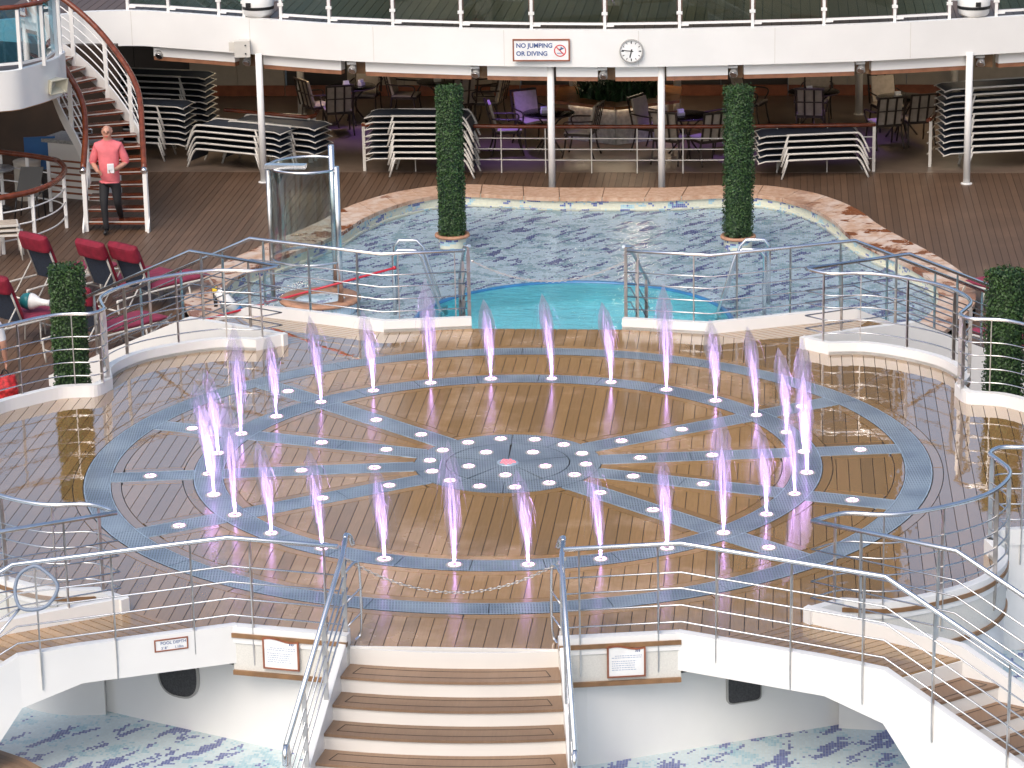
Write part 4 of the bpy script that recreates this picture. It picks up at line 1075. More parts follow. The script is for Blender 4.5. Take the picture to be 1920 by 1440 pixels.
# ================================================================== CAFE FURNITURE
def cafe_chair():
    t = lthing('cafe_chair', 'x', 'chair'); W = .27
    mb = MB().box((.02, 0, .44), (.50, .50, .05)); obj('seat_frame', mb, 'dark_metal', t)
    obj('seat_cushion', MB().plate([(-.22, y, .485+.02*(1-(y/.25)**2)) for y in (-.25, -.15, 0, .15, .25)], [(.27, y, .485+.02*(1-(y/.25)**2)) for y in (-.25, -.15, 0, .15, .25)], -.05), 'chair_cream', t)
    A, B = Vector((-.24, 0, .50)), Vector((-.36, 0, .98))
    obj('back_cushion', MB().plate([A+Vector((.02, y, 0)) for y in (-.23, 0, .23)], [B+Vector((.02, y, 0)) for y in (-.23, 0, .23)], -.045), 'chair_cream', t)
    for y in (-.25, -.10, .0, .10, .25) if False else (-.26, -.09, .09, .26):
        obj('slat', MB().bar(A+Vector((-.03, y, -.04)), B+Vector((-.03, y, .02)), .035, .02, (1, 0, 0)), 'dark_metal', t)
    obj('top_bar', MB().bar(B+Vector((-.03, -.28, .02)), B+Vector((-.03, .28, .02)), .03, .035), 'dark_metal', t)
    obj('mid_bar', MB().bar(A.lerp(B, .5)+Vector((-.045, -.27, 0)), A.lerp(B, .5)+Vector((-.045, .27, 0)), .015, .02), 'dark_metal', t)
    for s in (-1, 1):
        obj('arm', MB().tube(smooth([(-.30, s*.29, .72), (-.05, s*.31, .70), (.20, s*.30, .69), (.26, s*.30, .62), (.18, s*.28, .46)], 3), .016, 6), 'dark_metal', t)
        obj('leg', MB().tube(smooth([(.22, s*.25, .45), (.25, s*.26, .2), (.30, s*.27, 0)], 3), .017, 6), 'dark_metal', t)
        obj('leg', MB().tube(smooth([(-.22, s*.25, .45), (-.25, s*.26, .2), (-.32, s*.27, 0)], 3), .017, 6), 'dark_metal', t)
    return t
CH = Proto(cafe_chair())
def cafe_table():
    t = lthing('cafe_table', 'x', 'table')
    obj('top', MB().lathe([(0, .73), (.48, .73), (.50, .74), (.48, .75), (0, .75)], 28), 'glass_table', t)
    obj('rim', MB().tube([(.49*math.cos(2*math.pi*k/28), .49*math.sin(2*math.pi*k/28), .735) for k in range(28)], .014, 6, closed=True), 'dark_metal', t)
    for k in range(4):
        a = k*math.pi/2+.4; c, s = math.cos(a), math.sin(a)
        obj('leg', MB().tube(smooth([(.34*c, .34*s, .73), (.12*c, .12*s, .5), (.10*c, .10*s, .3), (.32*c, .32*s, 0)], 4), .018, 6), 'dark_metal', t)
    return t
TB = Proto(cafe_table())
def napkin_box():
    t = lthing('napkin_box', 'x', 'napkin box'); obj('holder', MB().box((0, 0, .03), (.13, .09, .06)), 'frame_white', t); obj('napkins', MB().box((0, 0, .065), (.11, .025, .10)).box((0, .03, .065), (.11, .02, .095)), 'paper', t); return t
NK = Proto(napkin_box())
tabs = [(660, 232, 'by the left beige wall'), (830, 222, 'behind left pool topiary'), (1030, 285, 'left of the plant island'), (1285, 290, 'right of the plant island'), (1525, 243, 'behind the short lounger stack'), (1690, 255, 'near the tallest lounger stack')]
tq = {}
for i, (px, py, lab) in enumerate(tabs):
    q = at(px, py, ZD); tq[i] = q; TB((q.x, q.y, ZD+.004), .3*i, 'round dark glass cafe table '+lab, 'cafe tables')
    NK((q.x-.08, q.y-.05, ZD+.756), .4, 'white napkin box on glass table '+lab, 'napkin boxes')
NK((tq[0].x+.2, tq[0].y+.1, ZD+.756), 1.1, 'second white napkin box by the left beige wall', 'napkin boxes')
def chair_at(i, ang, r, lab, turn=0.):
    q = tq[i]; a = R(ang); CH((q.x+r*math.cos(a), q.y+r*math.sin(a), ZD+.004), a+math.pi+R(turn), 'cream and dark metal cafe chair '+lab, 'cafe chairs')
for args in ((0, 75, .72, 'facing out against the left beige wall', 10), (0, 215, .72, 'on the stair side of left table'), (0, 262, .95, 'seen from behind, nearest the left rail', 25),
             (1, 175, .75, 'in profile beside the left rear table'), (1, 80, .75, 'far side of table behind left topiary'), (1, 10, .8, 'turned away at table behind left topiary'), (1, 300, .8, 'seen from behind beside the left topiary'), (1, 330, 1.15, 'second from behind beside the left topiary', 20),
             (2, 330, .72, 'at left island table, back towards the plants', 20), (2, 120, .75, 'in the shade left of the island', 0), (2, 190, .8, 'on the far left of island table', 0),
             (3, 150, .72, 'at right island table beside the plants', 0), (3, 250, .72, 'front of right island table by the rail', 0), (3, 30, .75, 'cream seat facing the island, behind right topiary', 0), (3, 300, .85, 'violet lit, near the right pool topiary', 0),
             (4, 85, .72, 'facing out behind the short lounger stack', 0), (4, 265, .72, 'seen from behind at the short lounger stack', 0), (4, 160, 1.3, 'in shade behind the right topiary', 0),
             (5, 110, .72, 'facing out at the far right table', 0), (5, 290, .72, 'seen from behind at far right table', 0), (5, 250, 1.05, 'in profile by the gap in the cafe rail', 40)):
    chair_at(args[0], args[1], args[2], args[3], args[4] if len(args) > 4 else 0)
# plant island
q = Vector((at(1155, 272, ZD).x, at(1155, 272, ZD).y+1.05, ZD))
t = thing('plant_island', 'six sided stone island with wooden top, lit edge and dark grassy plants', 'planter', tuple(q))
hexa = lambda r, z: [(q.x+r*math.cos(R(30+60*k)), q.y+r*math.sin(R(30+60*k)), z) for k in range(6)]
hp2 = lambda r: [(x, y) for x, y, _ in hexa(r, 0)]
for k in range(6):
    a, b2 = hexa(1.05, 0)[k], hexa(1.05, 0)[(k+1) % 6]
    obj('stone_side', MB().bar((a[0], a[1], ZD+.36), (b2[0], b2[1], ZD+.36), .06, .70), 'stone_block', t)
    obj('led_strip', MB().bar((*lerp(hp2(1.10)[k], hp2(1.10)[(k+1) % 6], .03), ZD+.725), (*lerp(hp2(1.10)[k], hp2(1.10)[(k+1) % 6], .97), ZD+.725), .012, .014), 'led_warm', t)
    O1, O2, I1, I2 = hp2(1.38)[k], hp2(1.38)[(k+1) % 6], hp2(.85)[k], hp2(.85)[(k+1) % 6]
    obj('wood_top', MB().prism([lerp(O1, O2, .004), lerp(O1, O2, .996), lerp(I1, I2, .996), lerp(I1, I2, .004)], ZD+.735, ZD+.79), 'wood_top', t)
mb = MB(); rg = random.Random(3)
for k in range(420):
    a = rg.uniform(0, 6.28); r = .8*math.sqrt(rg.random()); h_ = rg.uniform(.45, 1.05); ln_ = rg.uniform(.15, .6); b_ = rg.uniform(0, 6.28)
    p0 = Vector((q.x+r*math.cos(a), q.y+r*math.sin(a), ZD+.7)); d_ = Vector((math.cos(b_), math.sin(b_), 0)); sd_ = Vector((-d_.y, d_.x, 0))
    pts = [p0+d_*(ln_*u*u)+Vector((0, 0, h_*(u-.35*u*u))) for u in (0, .35, .7, 1)]
    w_ = [.02, .018, .012, .002]; mb.strip([p-sd_*w for p, w in zip(pts, w_)], [p+sd_*w for p, w in zip(pts, w_)])
obj('grass_leaves', mb, 'plant_leaf', t); obj('soil', MB().prism(hp2(.86), ZD+.6, ZD+.70), 'soil', t)
# cafe rails
def cafe_rail(label, pts, posts, ztop=-.34):
    t = thing('cafe_rail', label, 'railing', (pts[len(pts)//2][0], pts[len(pts)//2][1], ZD))
    obj('top_rail', MB().tube([(x, y, ztop) for x, y in pts], .038, 8), 'varnish', t)
    for dz in (.22, .42, .62): obj('rail_rod', MB().tube([(x, y, ztop-dz) for x, y in pts], .012, 6), 'frame_white', t)
    for x, y, w_ in posts: obj('post', MB().bar((x, y, ZD), (x, y, ztop-.02), w_, w_*.8, (0, 1, 0)), 'frame_white', t)
yr = lambda x: 20.66+.008*(x-.1)**2
xs = [-4.58+9.34*i/16 for i in range(17)]
cafe_rail('long low cafe rail with varnished wooden top behind the pool', [(x, yr(x)) for x in xs], [(-4.55, yr(-4.55), .055), (4.74, yr(4.74), .055)] + [(x, yr(x), .02) for x in (-3.6, -2.85, -2.01, -1.2, -.36, .47, 1.3, 2.15, 3.0, 3.9)])
a, b2 = at(590, 305, ZD), at(425, 290, ZD); cafe_rail('short cafe rail with red wooden top behind the left lounger stack', [(b2.x, b2.y), (a.x-.1, a.y), (a.x, a.y+.12), (a.x, a.y+.6)], [(a.x-.08, a.y, .05), (a.x, a.y+.15, .05), (b2.x+.9, lerp((b2.y,), (a.y,), .55)[0], .03)])
a = at(1743, 313, ZD); cafe_rail('short cafe rail end with looped rods left of the tallest stack', [(a.x-.05, a.y), (a.x, a.y+.12), (a.x+.1, a.y+.6)], [(a.x, a.y, .05), (a.x+.02, a.y+.25, .05)])
# violet lamps in the cafe ceiling
for i, (px, py, lab) in enumerate(((690, 250, 'over the left tables'), (960, 285, 'left of the plant island'), (1330, 285, 'right of the plant island'), (1560, 270, 'over the right tables'))):
    q = at(px, py, ZD); t = thing('cafe_light', 'violet ceiling downlight '+lab, 'lamp', (q.x, q.y, ZF)); obj('rim', MB().lathe([(.09, -.0), (.09, .02), (.06, .02)], 16, (q.x, q.y, ZF-.02)), 'frame_white', t)
    obj('lens', MB().lathe([(.06, .012), (0, .012)], 16, (q.x, q.y, ZF-.02)), 'led_violet', t)
    la = bpy.data.lights.new('downlight', 'SPOT'); la.energy = 120; la.color = (.34, .20, 1.0); la.spot_size = R(85); la.spot_blend = .9; la.shadow_soft_size = .08
    lo = bpy.data.objects.new('downlight', la); COL.objects.link(lo); lo.parent = t; lo.location = (0, 0, -.04)
for i, (x, y) in enumerate(((-6.5, 24.2), (0.2, 25.5), (6.5, 24.4))):  # unseen warm panels, added as fill light to brighten the dark cafe
    t = thing('cafe_light', ['added warm fill light panel by the left beige wall', 'added warm fill light panel above the plant island', 'added warm fill light panel by the right beige wall'][i], 'lamp', (x, y, ZF)); obj('frame', MB().box((x, y, ZF), (.62, .62, .03)), 'frame_white', t); obj('diffuser', MB().box((x, y, ZF-.012), (.54, .54, .02)), 'led_warm', t)

# ================================================================== FASCIA SIGN, CLOCK, SPEAKERS
def fplane(px, py):
    x = at(px, py, 1.4).x; return aty(px, py, fy(x)-.005)
def facing(origin): return Matrix.Translation(origin) @ Matrix(((1, 0, 0, 0), (0, 0, -1, 0), (0, 1, 0, 0), (0, 0, 0, 1)))
a, b2 = fplane(962, 71), fplane(1069, 114); yS = min(a.y, b2.y)-.03; w_, h_ = b2.x-a.x, a.z-b2.z; cx, cz = (a.x+b2.x)/2, (a.z+b2.z)/2
t = thing('warning_sign', 'framed white sign reading NO JUMPING OR DIVING on the fascia', 'sign', (cx, yS, cz))
obj('board', MB().box((cx, yS, cz), (w_-.04, .02, h_-.04)), 'sign_white', t)
fm = MB()
for s in (-1, 1): fm.box((cx, yS-.004, cz+s*(h_/2-.012)), (w_, .035, .024)).box((cx+s*(w_/2-.012), yS-.0035, cz), (.024, .034, h_-.05))
obj('frame', fm, 'sign_frame', t)
for line, dz in (('NO JUMPING', .045), ('OR DIVING', -.095)): text_mesh('lettering', line, .108, 'sign_blue', t, facing(Vector((-w_/2+.06, -.012, dz))), bold=.003)
ic = Vector((cx+w_*.33, yS-.013, cz-.01)); rg_ = .088
def ringm(c, r0, r1, th0=0, th1=2*math.pi, n=32, dy=0):
    mb = MB(); A = [(c[0]+r0*math.cos(th0+(th1-th0)*k/n), c[1]+dy, c[2]+r0*math.sin(th0+(th1-th0)*k/n)) for k in range(n+1)]; B = [(c[0]+r1*math.cos(th0+(th1-th0)*k/n), c[1]+dy, c[2]+r1*math.sin(th0+(th1-th0)*k/n)) for k in range(n+1)]
    return mb.strip(A, B, smooth=False)
obj('ban_ring', ringm(ic, rg_, rg_+.018), 'sign_red', t)
obj('ban_bar', MB().bar(ic+Vector((-.06, -.002, .06)), ic+Vector((.06, -.002, -.06)), .004, .017, (1, 0, 1)), 'sign_red', t)
obj('diver', MB().bar(ic+Vector((-.01, .002, .02)), ic+Vector((.06, .002, .045)), .004, .022, (0, 0, 1)).bar(ic+Vector((.03, .002, .045)), ic+Vector((-.005, .002, .0)), .004, .012, (0, 0, 1)).tube([ic+Vector((.02, .001, .055)), ic+Vector((.02, .004, .055))], .012, 8), 'sign_blue', t)
obj('waves', MB().bar(ic+Vector((-.055, .002, -.045)), ic+Vector((.055, .002, -.045)), .004, .02, (0, 0, 1)), 'sign_grey', t)
c = fplane(1184, 95); c.y -= .02; rad_ = .195
t = thing('wall_clock', 'round white wall clock with black marks on the fascia', 'clock', tuple(c))
mb = MB(); n = 40
def circ(r, dy): return [(c.x+r*math.cos(2*math.pi*k/n), c.y+dy, c.z+r*math.sin(2*math.pi*k/n)) for k in range(n)]
mb.strip(circ(rad_+.01, .03), circ(rad_+.012, -.05), closed=True).strip(circ(rad_+.012, -.05), circ(rad_-.008, -.052), closed=True).strip(circ(rad_-.008, -.052), circ(rad_-.012, -.03), closed=True); obj('case', mb, 'cap_grey', t)
obj('dial', MB().add(circ(rad_-.01, -.03), [tuple(range(n))]), 'sign_white', t)
for k in range(12):
    a_ = k*math.pi/6; d_ = Vector((math.cos(a_), 0, math.sin(a_))); big = k % 3 == 0
    obj('hour_mark', MB().bar(c+Vector((0, -.033, 0))+d_*(rad_*(.66 if big else .72)), c+Vector((0, -.033, 0))+d_*(rad_*.88), .017 if big else .012, .002, (0, 1, 0)), 'black_plastic', t)
for nm2, a_, L, w2 in (('minute_hand', R(174), .165, .014), ('hour_hand', R(257), .115, .02)):
    d_ = Vector((math.cos(a_), 0, math.sin(a_))); obj(nm2, MB().bar(c+Vector((0, -.037, 0))-d_*.035, c+Vector((0, -.037, 0))+d_*L, w2, .002, (0, 1, 0)), 'black_plastic', t)
a = fplane(456, 89); t = thing('fascia_speaker', 'cream box speaker mounted on the fascia beside a column top', 'speaker', tuple(a))
obj('cabinet', MB().box((a.x, a.y-.10, a.z), (.28, .2, .29), .15), 'frame_white', t); obj('bracket', MB().box((a.x-.19, a.y-.06, a.z+.03), (.10, .12, .17)), 'frame_white', t)
for dz in (-.08, .07): obj('port', MB().tube([(a.x+.075, a.y-.185, a.z+dz), (a.x+.075, a.y-.205, a.z+dz)], .014, 8), 'black_plastic', t)
yb = aty(100, 157, bb[2].y-.15); t = thing('horn_speaker', 'beige horn loudspeaker pointing outward from the balcony fascia', 'speaker', tuple(yb))
d_ = Vector((.75, -.55, -.22)).normalized(); u_ = Vector((.55, .75, 0)).normalized(); v_ = u_.cross(d_)
def sq(c_, s1, s2): return [c_+u_*(i*s1)+v_*(j*s2) for i, j in ((-1, -1), (1, -1), (1, 1), (-1, 1))]
A = sq(yb-d_*.16, .07, .06); B = sq(yb+d_*.16, .18, .125); C = sq(yb+d_*.16, .165, .112); D_ = sq(yb-d_*.02, .05, .04)
mb = MB(); mb.strip(A, B, closed=True, smooth=False); mb.strip(B, C, closed=True, smooth=False); mb.strip(C, D_, closed=True, smooth=False); mb.add(A, [(0, 1, 2, 3)]); mb.add(D_, [(0, 1, 2, 3)]); obj('horn', mb, 'horn_beige', t)
obj('driver', MB().tube([yb-d_*.16, yb-d_*.30], [.055, .05], 12), 'horn_beige', t); obj('bracket', MB().tube([yb-d_*.2, yb-d_*.30+Vector((-.02, .12, -.02))], .02, 6), 'cap_grey', t); obj('throat', MB().tube([yb-d_*.015, yb+d_*.02], .03, 10), 'frame_white', t)

# ================================================================== FRONT SIGNS
def on_wall(p_a, p_b, u, z, off):    # point on a straight wall between two plan points
    d = (Vector(p_b)-Vector(p_a)).normalized(); n = Vector((d.y, -d.x)); n = n if n.y < 0 else -n; r = Vector(p_a)+d*u+n*off
    return Vector((r.x, r.y, z)), Vector((d.x, d.y, 0)), Vector((n.x, n.y, 0))
def wall_mat(o_, d, n): # local x along d, y up, z out
    return Matrix(((d.x, 0, n.x, o_.x), (d.y, 0, n.y, o_.y), (d.z, 1, n.z, o_.z), (0, 0, 0, 1)))
for px, py, pa, pb3, lab in ((527, 1230, (-2.15, -5.60), (-1.0, -5.81), 'beside the depth sign'), (1173, 1243, (1.0, -5.81), (2.15, -5.60), 'beside the rectangular grille')):
    xx = aty(px, py, -5.75); c0 = Vector(pa); c1 = Vector(pb3); u = (xx.x-c0.x)/(c1.x-c0.x)*(c1-c0).length
    o_, d, n = on_wall(pa, pb3, u, xx.z, .02)
    t = thing('notice_board', 'white pool notice with wavy brown frame '+lab, 'sign', tuple(o_)); W2, H2 = .185, .155
    def P3(x, z, f): return o_+d*x+Vector((0, 0, z))+n*f
    topw = lambda x: H2+.018*math.sin(-x/W2*2.6) if True else 0
    out = [(-W2, -H2)] + [(W2, -H2)] + [(W2-2*W2*k/12, topw(W2-2*W2*k/12)) for k in range(13)]
    inn = [(x*.91, z*.90) for x, z in out]
    obj('board', MB().add([P3(x, z, .014) for x, z in inn], [tuple(range(len(inn)))]), 'sign_white', t)
    mb = MB(); mb.strip([P3(x, z, .0) for x, z in out], [P3(x, z, .022) for x, z in out], closed=True, smooth=False); mb.strip([P3(x, z, .022) for x, z in out], [P3(x, z, .022) for x, z in inn], closed=True, smooth=False); mb.strip([P3(x, z, .022) for x, z in inn], [P3(x, z, .012) for x, z in inn], closed=True, smooth=False); obj('frame', mb, 'sign_frame', t)
    mb = MB(); rg = random.Random(px)
    for k, z in enumerate((.065, .045, .01, -.012, -.034, -.056, -.078)):
        w0 = -.14; 
        if k == 0: w0 = -.11
        x = w0; end = .15 if k < 2 else .10+rg.uniform(-.02, .02)
        while x < end:
            l_ = rg.uniform(.01, .03); mb.add([P3(x, z-.0035, .0155), P3(min(end, x+l_), z-.0035, .0155), P3(min(end, x+l_), z+.0035, .0155), P3(x, z+.0035, .0155)], [(0, 1, 2, 3)]); x += l_+.006
    obj('small_print', mb, 'sign_grey', t)['kind'] = 'stuff'
    mb = MB()
    for k in range(3):
        for j in range(5):
            a_ = .5*j; mb.add([P3(.085+k*.017+.004*math.sin(a_), .098+.005*j, .0156), P3(.094+k*.017+.004*math.sin(a_), .098+.005*j, .0156), P3(.096+k*.017+.004*math.sin(a_+.5), .104+.005*j, .0156), P3(.087+k*.017+.004*math.sin(a_+.5), .104+.005*j, .0156)], [(0, 1, 2, 3)])
    obj('emblem', mb, 'sign_blue', t)
pa, pb3 = (-4.14, -6.42), (-2.19, -5.60); xx = aty(316, 1214, -5.93); u = (xx.x-pa[0])/(pb3[0]-pa[0])*(Vector(pb3)-Vector(pa)).length
o_, d, n = on_wall(pa, pb3, u, xx.z, .012)
t = thing('depth_sign', 'small framed sign reading POOL DEPTH on the bridge side', 'sign', tuple(o_))
Mw = wall_mat(o_, d, n)
mb = MB()
def wbox(mb_, x0, x1, z0, z1, f0, f1): 
    vs = [Mw @ Vector(v) for v in ((x0, z0, f0), (x1, z0, f0), (x1, z1, f0), (x0, z1, f0), (x0, z0, f1), (x1, z0, f1), (x1, z1, f1), (x0, z1, f1))]
    return mb_.add(vs, [(3, 2, 1, 0), (4, 5, 6, 7), (0, 1, 5, 4), (1, 2, 6, 5), (2, 3, 7, 6), (3, 0, 4, 7)])
obj('board', wbox(MB(), -.155, .155, -.055, .055, 0, .012), 'sign_white', t)
mb = MB()
for a_ in ((-.165, .165, .05, .062), (-.165, .165, -.062, -.05), (-.165, -.152, -.05, .05), (.152, .165, -.05, .05)): wbox(mb, *a_, 0, .018)
obj('frame', mb, 'sign_frame', t)
ML = Matrix.Translation(-o_) @ Mw
for body, x, z, s in (('POOL DEPTH', -.105, .006, .042), ("3' 8''", -.10, -.042, .036), ('1.10m', .03, -.042, .036)): text_mesh('lettering', body, s, 'sign_blue', t, ML @ Matrix.Translation((x, z, .0135)))

# ================================================================== LADDERS, SHOWER, POLE, NET, BOTTLE
def ladder(label, px, sgn):
    base = at(px, 585, -1.2); base = Vector((base.x, base.y, -1.2)); t = thing('pool_ladder', label, 'ladder', tuple(base))
    u_ = Vector((0, 1, 0)); dirn = Vector((-sgn, 0, 0))      # towards the plunge pool
    for k in (0, 1):
        o_ = base + Vector((.06*sgn*k, .62*k, 0)); pts = [o_+Vector((0, 0, -.1)), o_+Vector((0, 0, .86)), o_+dirn*.07+Vector((0, 0, .96)), o_+dirn*.34+Vector((0, 0, .96)), o_+dirn*.43+Vector((0, 0, .86)), o_+dirn*.72+Vector((0, 0, -.1)), o_+dirn*.72+Vector((0, 0, -.8))]
        obj('grab_rail', MB().tube(pts, .030, 12), 'stainless', t)
    for z in (-.25, -.5): obj('rung', MB().box(tuple(base+dirn*.72+Vector((.03*sgn, .31, z))), (.09, .58, .03)), 'stainless_post', t)
ladder('stainless pool ladder rails right of the plunge pool', 1433, 1)
ladder('stainless pool ladder rails left of the plunge pool, by the shower', 741, -1)

sc_ = at(600, 556, -1.03); t = thing('pool_shower', 'curved clear glass pool shower with steel posts on round mosaic base', 'shower', (sc_.x, sc_.y, -1.3))
X, Y = sc_.x, sc_.y
obj('base', MB().lathe([(.56, -1.3), (.56, -1.06)], 40, (X, Y, 0)), 'mosaic_pool', t); obj('base_rim', MB().lathe([(.56, -1.09), (.62, -1.085), (.63, -1.05), (.60, -1.03), (.40, -1.03), (.40, -1.09)], 40, (X, Y, 0)), 'pot_brown', t); obj('drain', MB().lathe([(.41, -1.085), (0, -1.09)], 32, (X, Y, 0)), 'mosaic_pool', t)
def cyl(th, r, z): return (X-.12+r*math.cos(th), Y+.05+r*math.sin(th), z)
ths = [R(62)+R(262)*k/28 for k in range(29)]; gz0, gz1 = -.40, 1.0
mb = MB(); mb.strip([cyl(a, .60, gz0) for a in ths], [cyl(a, .60, gz1) for a in ths]); mb.strip([cyl(a, .592, gz1) for a in ths], [cyl(a, .592, gz0) for a in ths]); obj('glass', mb, 'glass_clear', t)
for z, nm2 in ((gz1+.01, 'top_ring'), (gz0-.01, 'lower_ring')): obj(nm2, MB().tube([cyl(a, .596, z) for a in ths], .02, 8), 'stainless', t)
for th, z1 in ((ths[0], 1.20), (ths[-1], 1.06)):
    p_ = cyl(th, .60, 0); obj('post', MB().tube([(p_[0], p_[1], -1.04), (p_[0], p_[1], z1)], .045, 14), 'stainless', t)
pw = cyl(R(190), .60, 0); obj('post', MB().tube([(pw[0], pw[1], -1.04), (pw[0], pw[1], .95)], .035, 12), 'stainless_post', t)
obj('shower_head', MB().box((X-.40, Y-.28, 1.06), (.62, .16, .06), -.04), 'stainless', t)

a, b2 = aty(737, 503, 6.1), aty(372, 603, 6.5); t = thing('red_pole', 'thin red pole slanting across the bridge behind the railings', 'pole', tuple(b2))
obj('shaft', MB().tube([a, b2], .016, 10), 'red_plastic', t); obj('end_cap', MB().tube([a, a+(a-b2).normalized()*.04], .024, 10), 'red_plastic', t)
p_ = at(415, 590, -1.1); t = thing('pool_cleaner', 'white and blue pool cleaning canister with yellow cap behind the stair rail', 'cleaner', tuple(p_))
ax0, ax1 = aty(408, 545, p_.y-.3), aty(442, 580, p_.y-.3)
obj('canister', MB().tube([ax0, ax0.lerp(ax1, .2), ax0.lerp(ax1, .5), ax1], [.07, .09, .085, .09], 14), 'white_paint', t); obj('blue_band', MB().tube([ax1, ax1+(ax1-ax0).normalized()*.06], .093, 14), 'rim_blue', t)
c_ = aty(402, 538, p_.y-.3); obj('cap', MB().tube([c_, c_+Vector((0, 0, -.09))], .035, 10), 'yellow_plastic', t); obj('handle', MB().tube([c_+Vector((0, 0, -.09)), c_+Vector((.01, 0, -.3))], .03, 10), 'black_plastic', t)
obj('hose', MB().tube(smooth([ax1, ax1+Vector((-.1, 0, -.15)), Vector((ax1.x-.1, ax1.y, -1.15)), Vector((ax1.x+.2, ax1.y+.1, -1.17))], 4), .03, 8), 'white_paint', t)
c_ = aty(66, 1103, -6.75); t = thing('skimmer_net', 'pool skimmer net with blue grey hoop and silver pole at the front railing', 'net', tuple(c_))
pn = [(10, -38), (42, -6), (27, 28), (2, 40), (-28, 36), (-38, 5), (-30, -25), (-8, -40)]
hp_ = smooth([aty(66+x, 1103+y, -6.75-.002*y) for x, y in pn], 4, closed=True); obj('hoop', MB().tube(hp_, .017, 8, closed=True), 'net_frame', t)
b = NB('net_mesh'); tr = b.n('BsdfTransparent'); df = b.n('BsdfDiffuse'); df.inputs[0].default_value = (.6, .6, .58, 1); mx = b.n('MixShader'); mx.inputs[0].default_value = .22; b.l(tr.outputs[0], mx.inputs[1]); b.l(df.outputs[0], mx.inputs[2]); b.fin(mx)
obj('mesh_bag', MB().add(hp_, [tuple(range(len(hp_)))]), 'net_mesh', t)
e0 = aty(38, 1140, -6.8); obj('pole', MB().tube([e0, aty(-70, 1270, -7.0)], .014, 8), 'stainless', t)

# ================================================================== CURVED STAIRCASE
LP = [(162, 416), (163, 392), (166, 370), (167, 348), (166, 325), (164, 303), (163, 282)]
RP = [(276, 416), (275, 392), (273, 369), (272, 346), (271, 322), (270, 297), (268, 274), (260, 251), (248, 230), (235, 210), (218, 187), (202, 165), (183, 145), (163, 125), (140, 105)]
SR = .165; Rt = []; Lf = []
for i, (px, py) in enumerate(RP):
    z = ZD+SR*(i+1); r_ = at(px, py, z); Rt.append(r_)
    if i < len(LP): l_ = at(*LP[i], z); l_ = Vector((l_.x, l_.y, z))
    else:
        k = i-len(LP)+1; th = R(180+9.5*k); l_ = r_ + Vector((math.cos(th), math.sin(th), 0))*1.06
    Lf.append(l_)
dR = Vector((-.28, .10, SR)); dL = Vector((-.12, .05, SR))
for k in range(3): Rt.append(Rt[-1]+dR); Lf.append(Lf[-1]+dL)
for A in (Rt, Lf):   # even out
    for _ in range(2):
        B = [A[0]] + [(A[i-1]+A[i]*2+A[i+1])/4 for i in range(1, len(A)-1)] + [A[-1]]
        for i in range(len(A)): A[i] = Vector((B[i].x, B[i].y, ZD+SR*(i+1)))
t = thing('curved_staircase', 'curved open white staircase with varnished treads and handrails', 'staircase', (-8.1, 16.3, ZD))
for i in range(len(Rt)-1):
    a, b2 = Lf[i], Rt[i]; n_ = Vector((-(b2-a).y, (b2-a).x, 0)).normalized()
    fwd = ((Lf[i+1]+Rt[i+1])-(a+b2)); fwd.z = 0; L = max(.22, min(.34, fwd.length/2+.10)); q = [a+(b2-a)*.02, b2-(b2-a)*.02, b2-(b2-a)*.02+n_*L, a+(b2-a)*.02+n_*L]
    tr_ = obj('tread', MB().prism([(v.x, v.y) for v in q], a.z-.045, a.z), 'varnish', t)
    obj('nosing', MB().bar(q[0]+Vector((0, 0, .0)), q[1], .022, .014), 'frame_white', tr_)
for A, nm2, sgn in ((Rt, 'right', 1), (Lf, 'left', -1)):
    fdir = (A[1]-A[0]); ext = [A[0]-Vector((0, .12, SR))] + A
    obj('stringer', MB().plate([p_+Vector((.02*sgn, 0, -.20)) for p_ in ext], [p_+Vector((.02*sgn, 0, .07)) for p_ in ext], .03*-sgn), 'white_paint', t)
    hr = [p_+Vector((0, 0, .92)) for p_ in A]; hs = smooth(hr, 3)
    obj('handrail', MB().tube(hs, .052, 10), 'varnish', t)
    e = hs[0]; obj('rail_end_cap', MB().tube([e, e+Vector((0, -.06, -.05))], .054, 10), 'stainless', t)
    for dz in (.74, .57, .40, .23): obj('rail_rod', MB().tube(smooth([p_+Vector((0, 0, dz)) for p_ in A], 2), .012, 6), 'white_paint', t)
    for i in (0, 4, 8, 11, 14):
        p_ = A[i]; obj('post', MB().bar(p_+Vector((0, 0, -.18 if i else -SR)), p_+Vector((0, 0, .90)), .07, .05, (0, 1, 0)), 'white_paint', t)
# bar corner under the balcony
a, b2 = at(88, 368, ZD), at(150, 374, ZD)
t = thing('bar_counter', 'bar counter with grey stone top and brown striped white front', 'bar', (a.x, a.y, ZD))
d = (b2-a); d.z = 0; L = d.length+.5; d.normalize(); n = Vector((-d.y, d.x, 0)); Mz = math.atan2(d.y, d.x); cc_ = a+d*L/2+n*.3
obj('front', MB().box((cc_.x, cc_.y, ZD+.5), (L, .6, 1.0), Mz), 'warm_white', t); obj('top', MB().box((cc_.x, cc_.y, ZD+1.03), (L+.1, .72, .06), Mz), 'grey_stone', t)
for k in range(6): obj('stripe', MB().box((cc_.x-n.x*.305, cc_.y-n.y*.305, ZD+.10+.115*k), (L, .012, .035), Mz), 'sign_frame', t)
obj('tap', MB().tube([(cc_.x+.2, cc_.y, ZD+1.06), (cc_.x+.2, cc_.y, ZD+1.2), (cc_.x+.12, cc_.y-.05, ZD+1.22)], .015, 8), 'chrome', t)
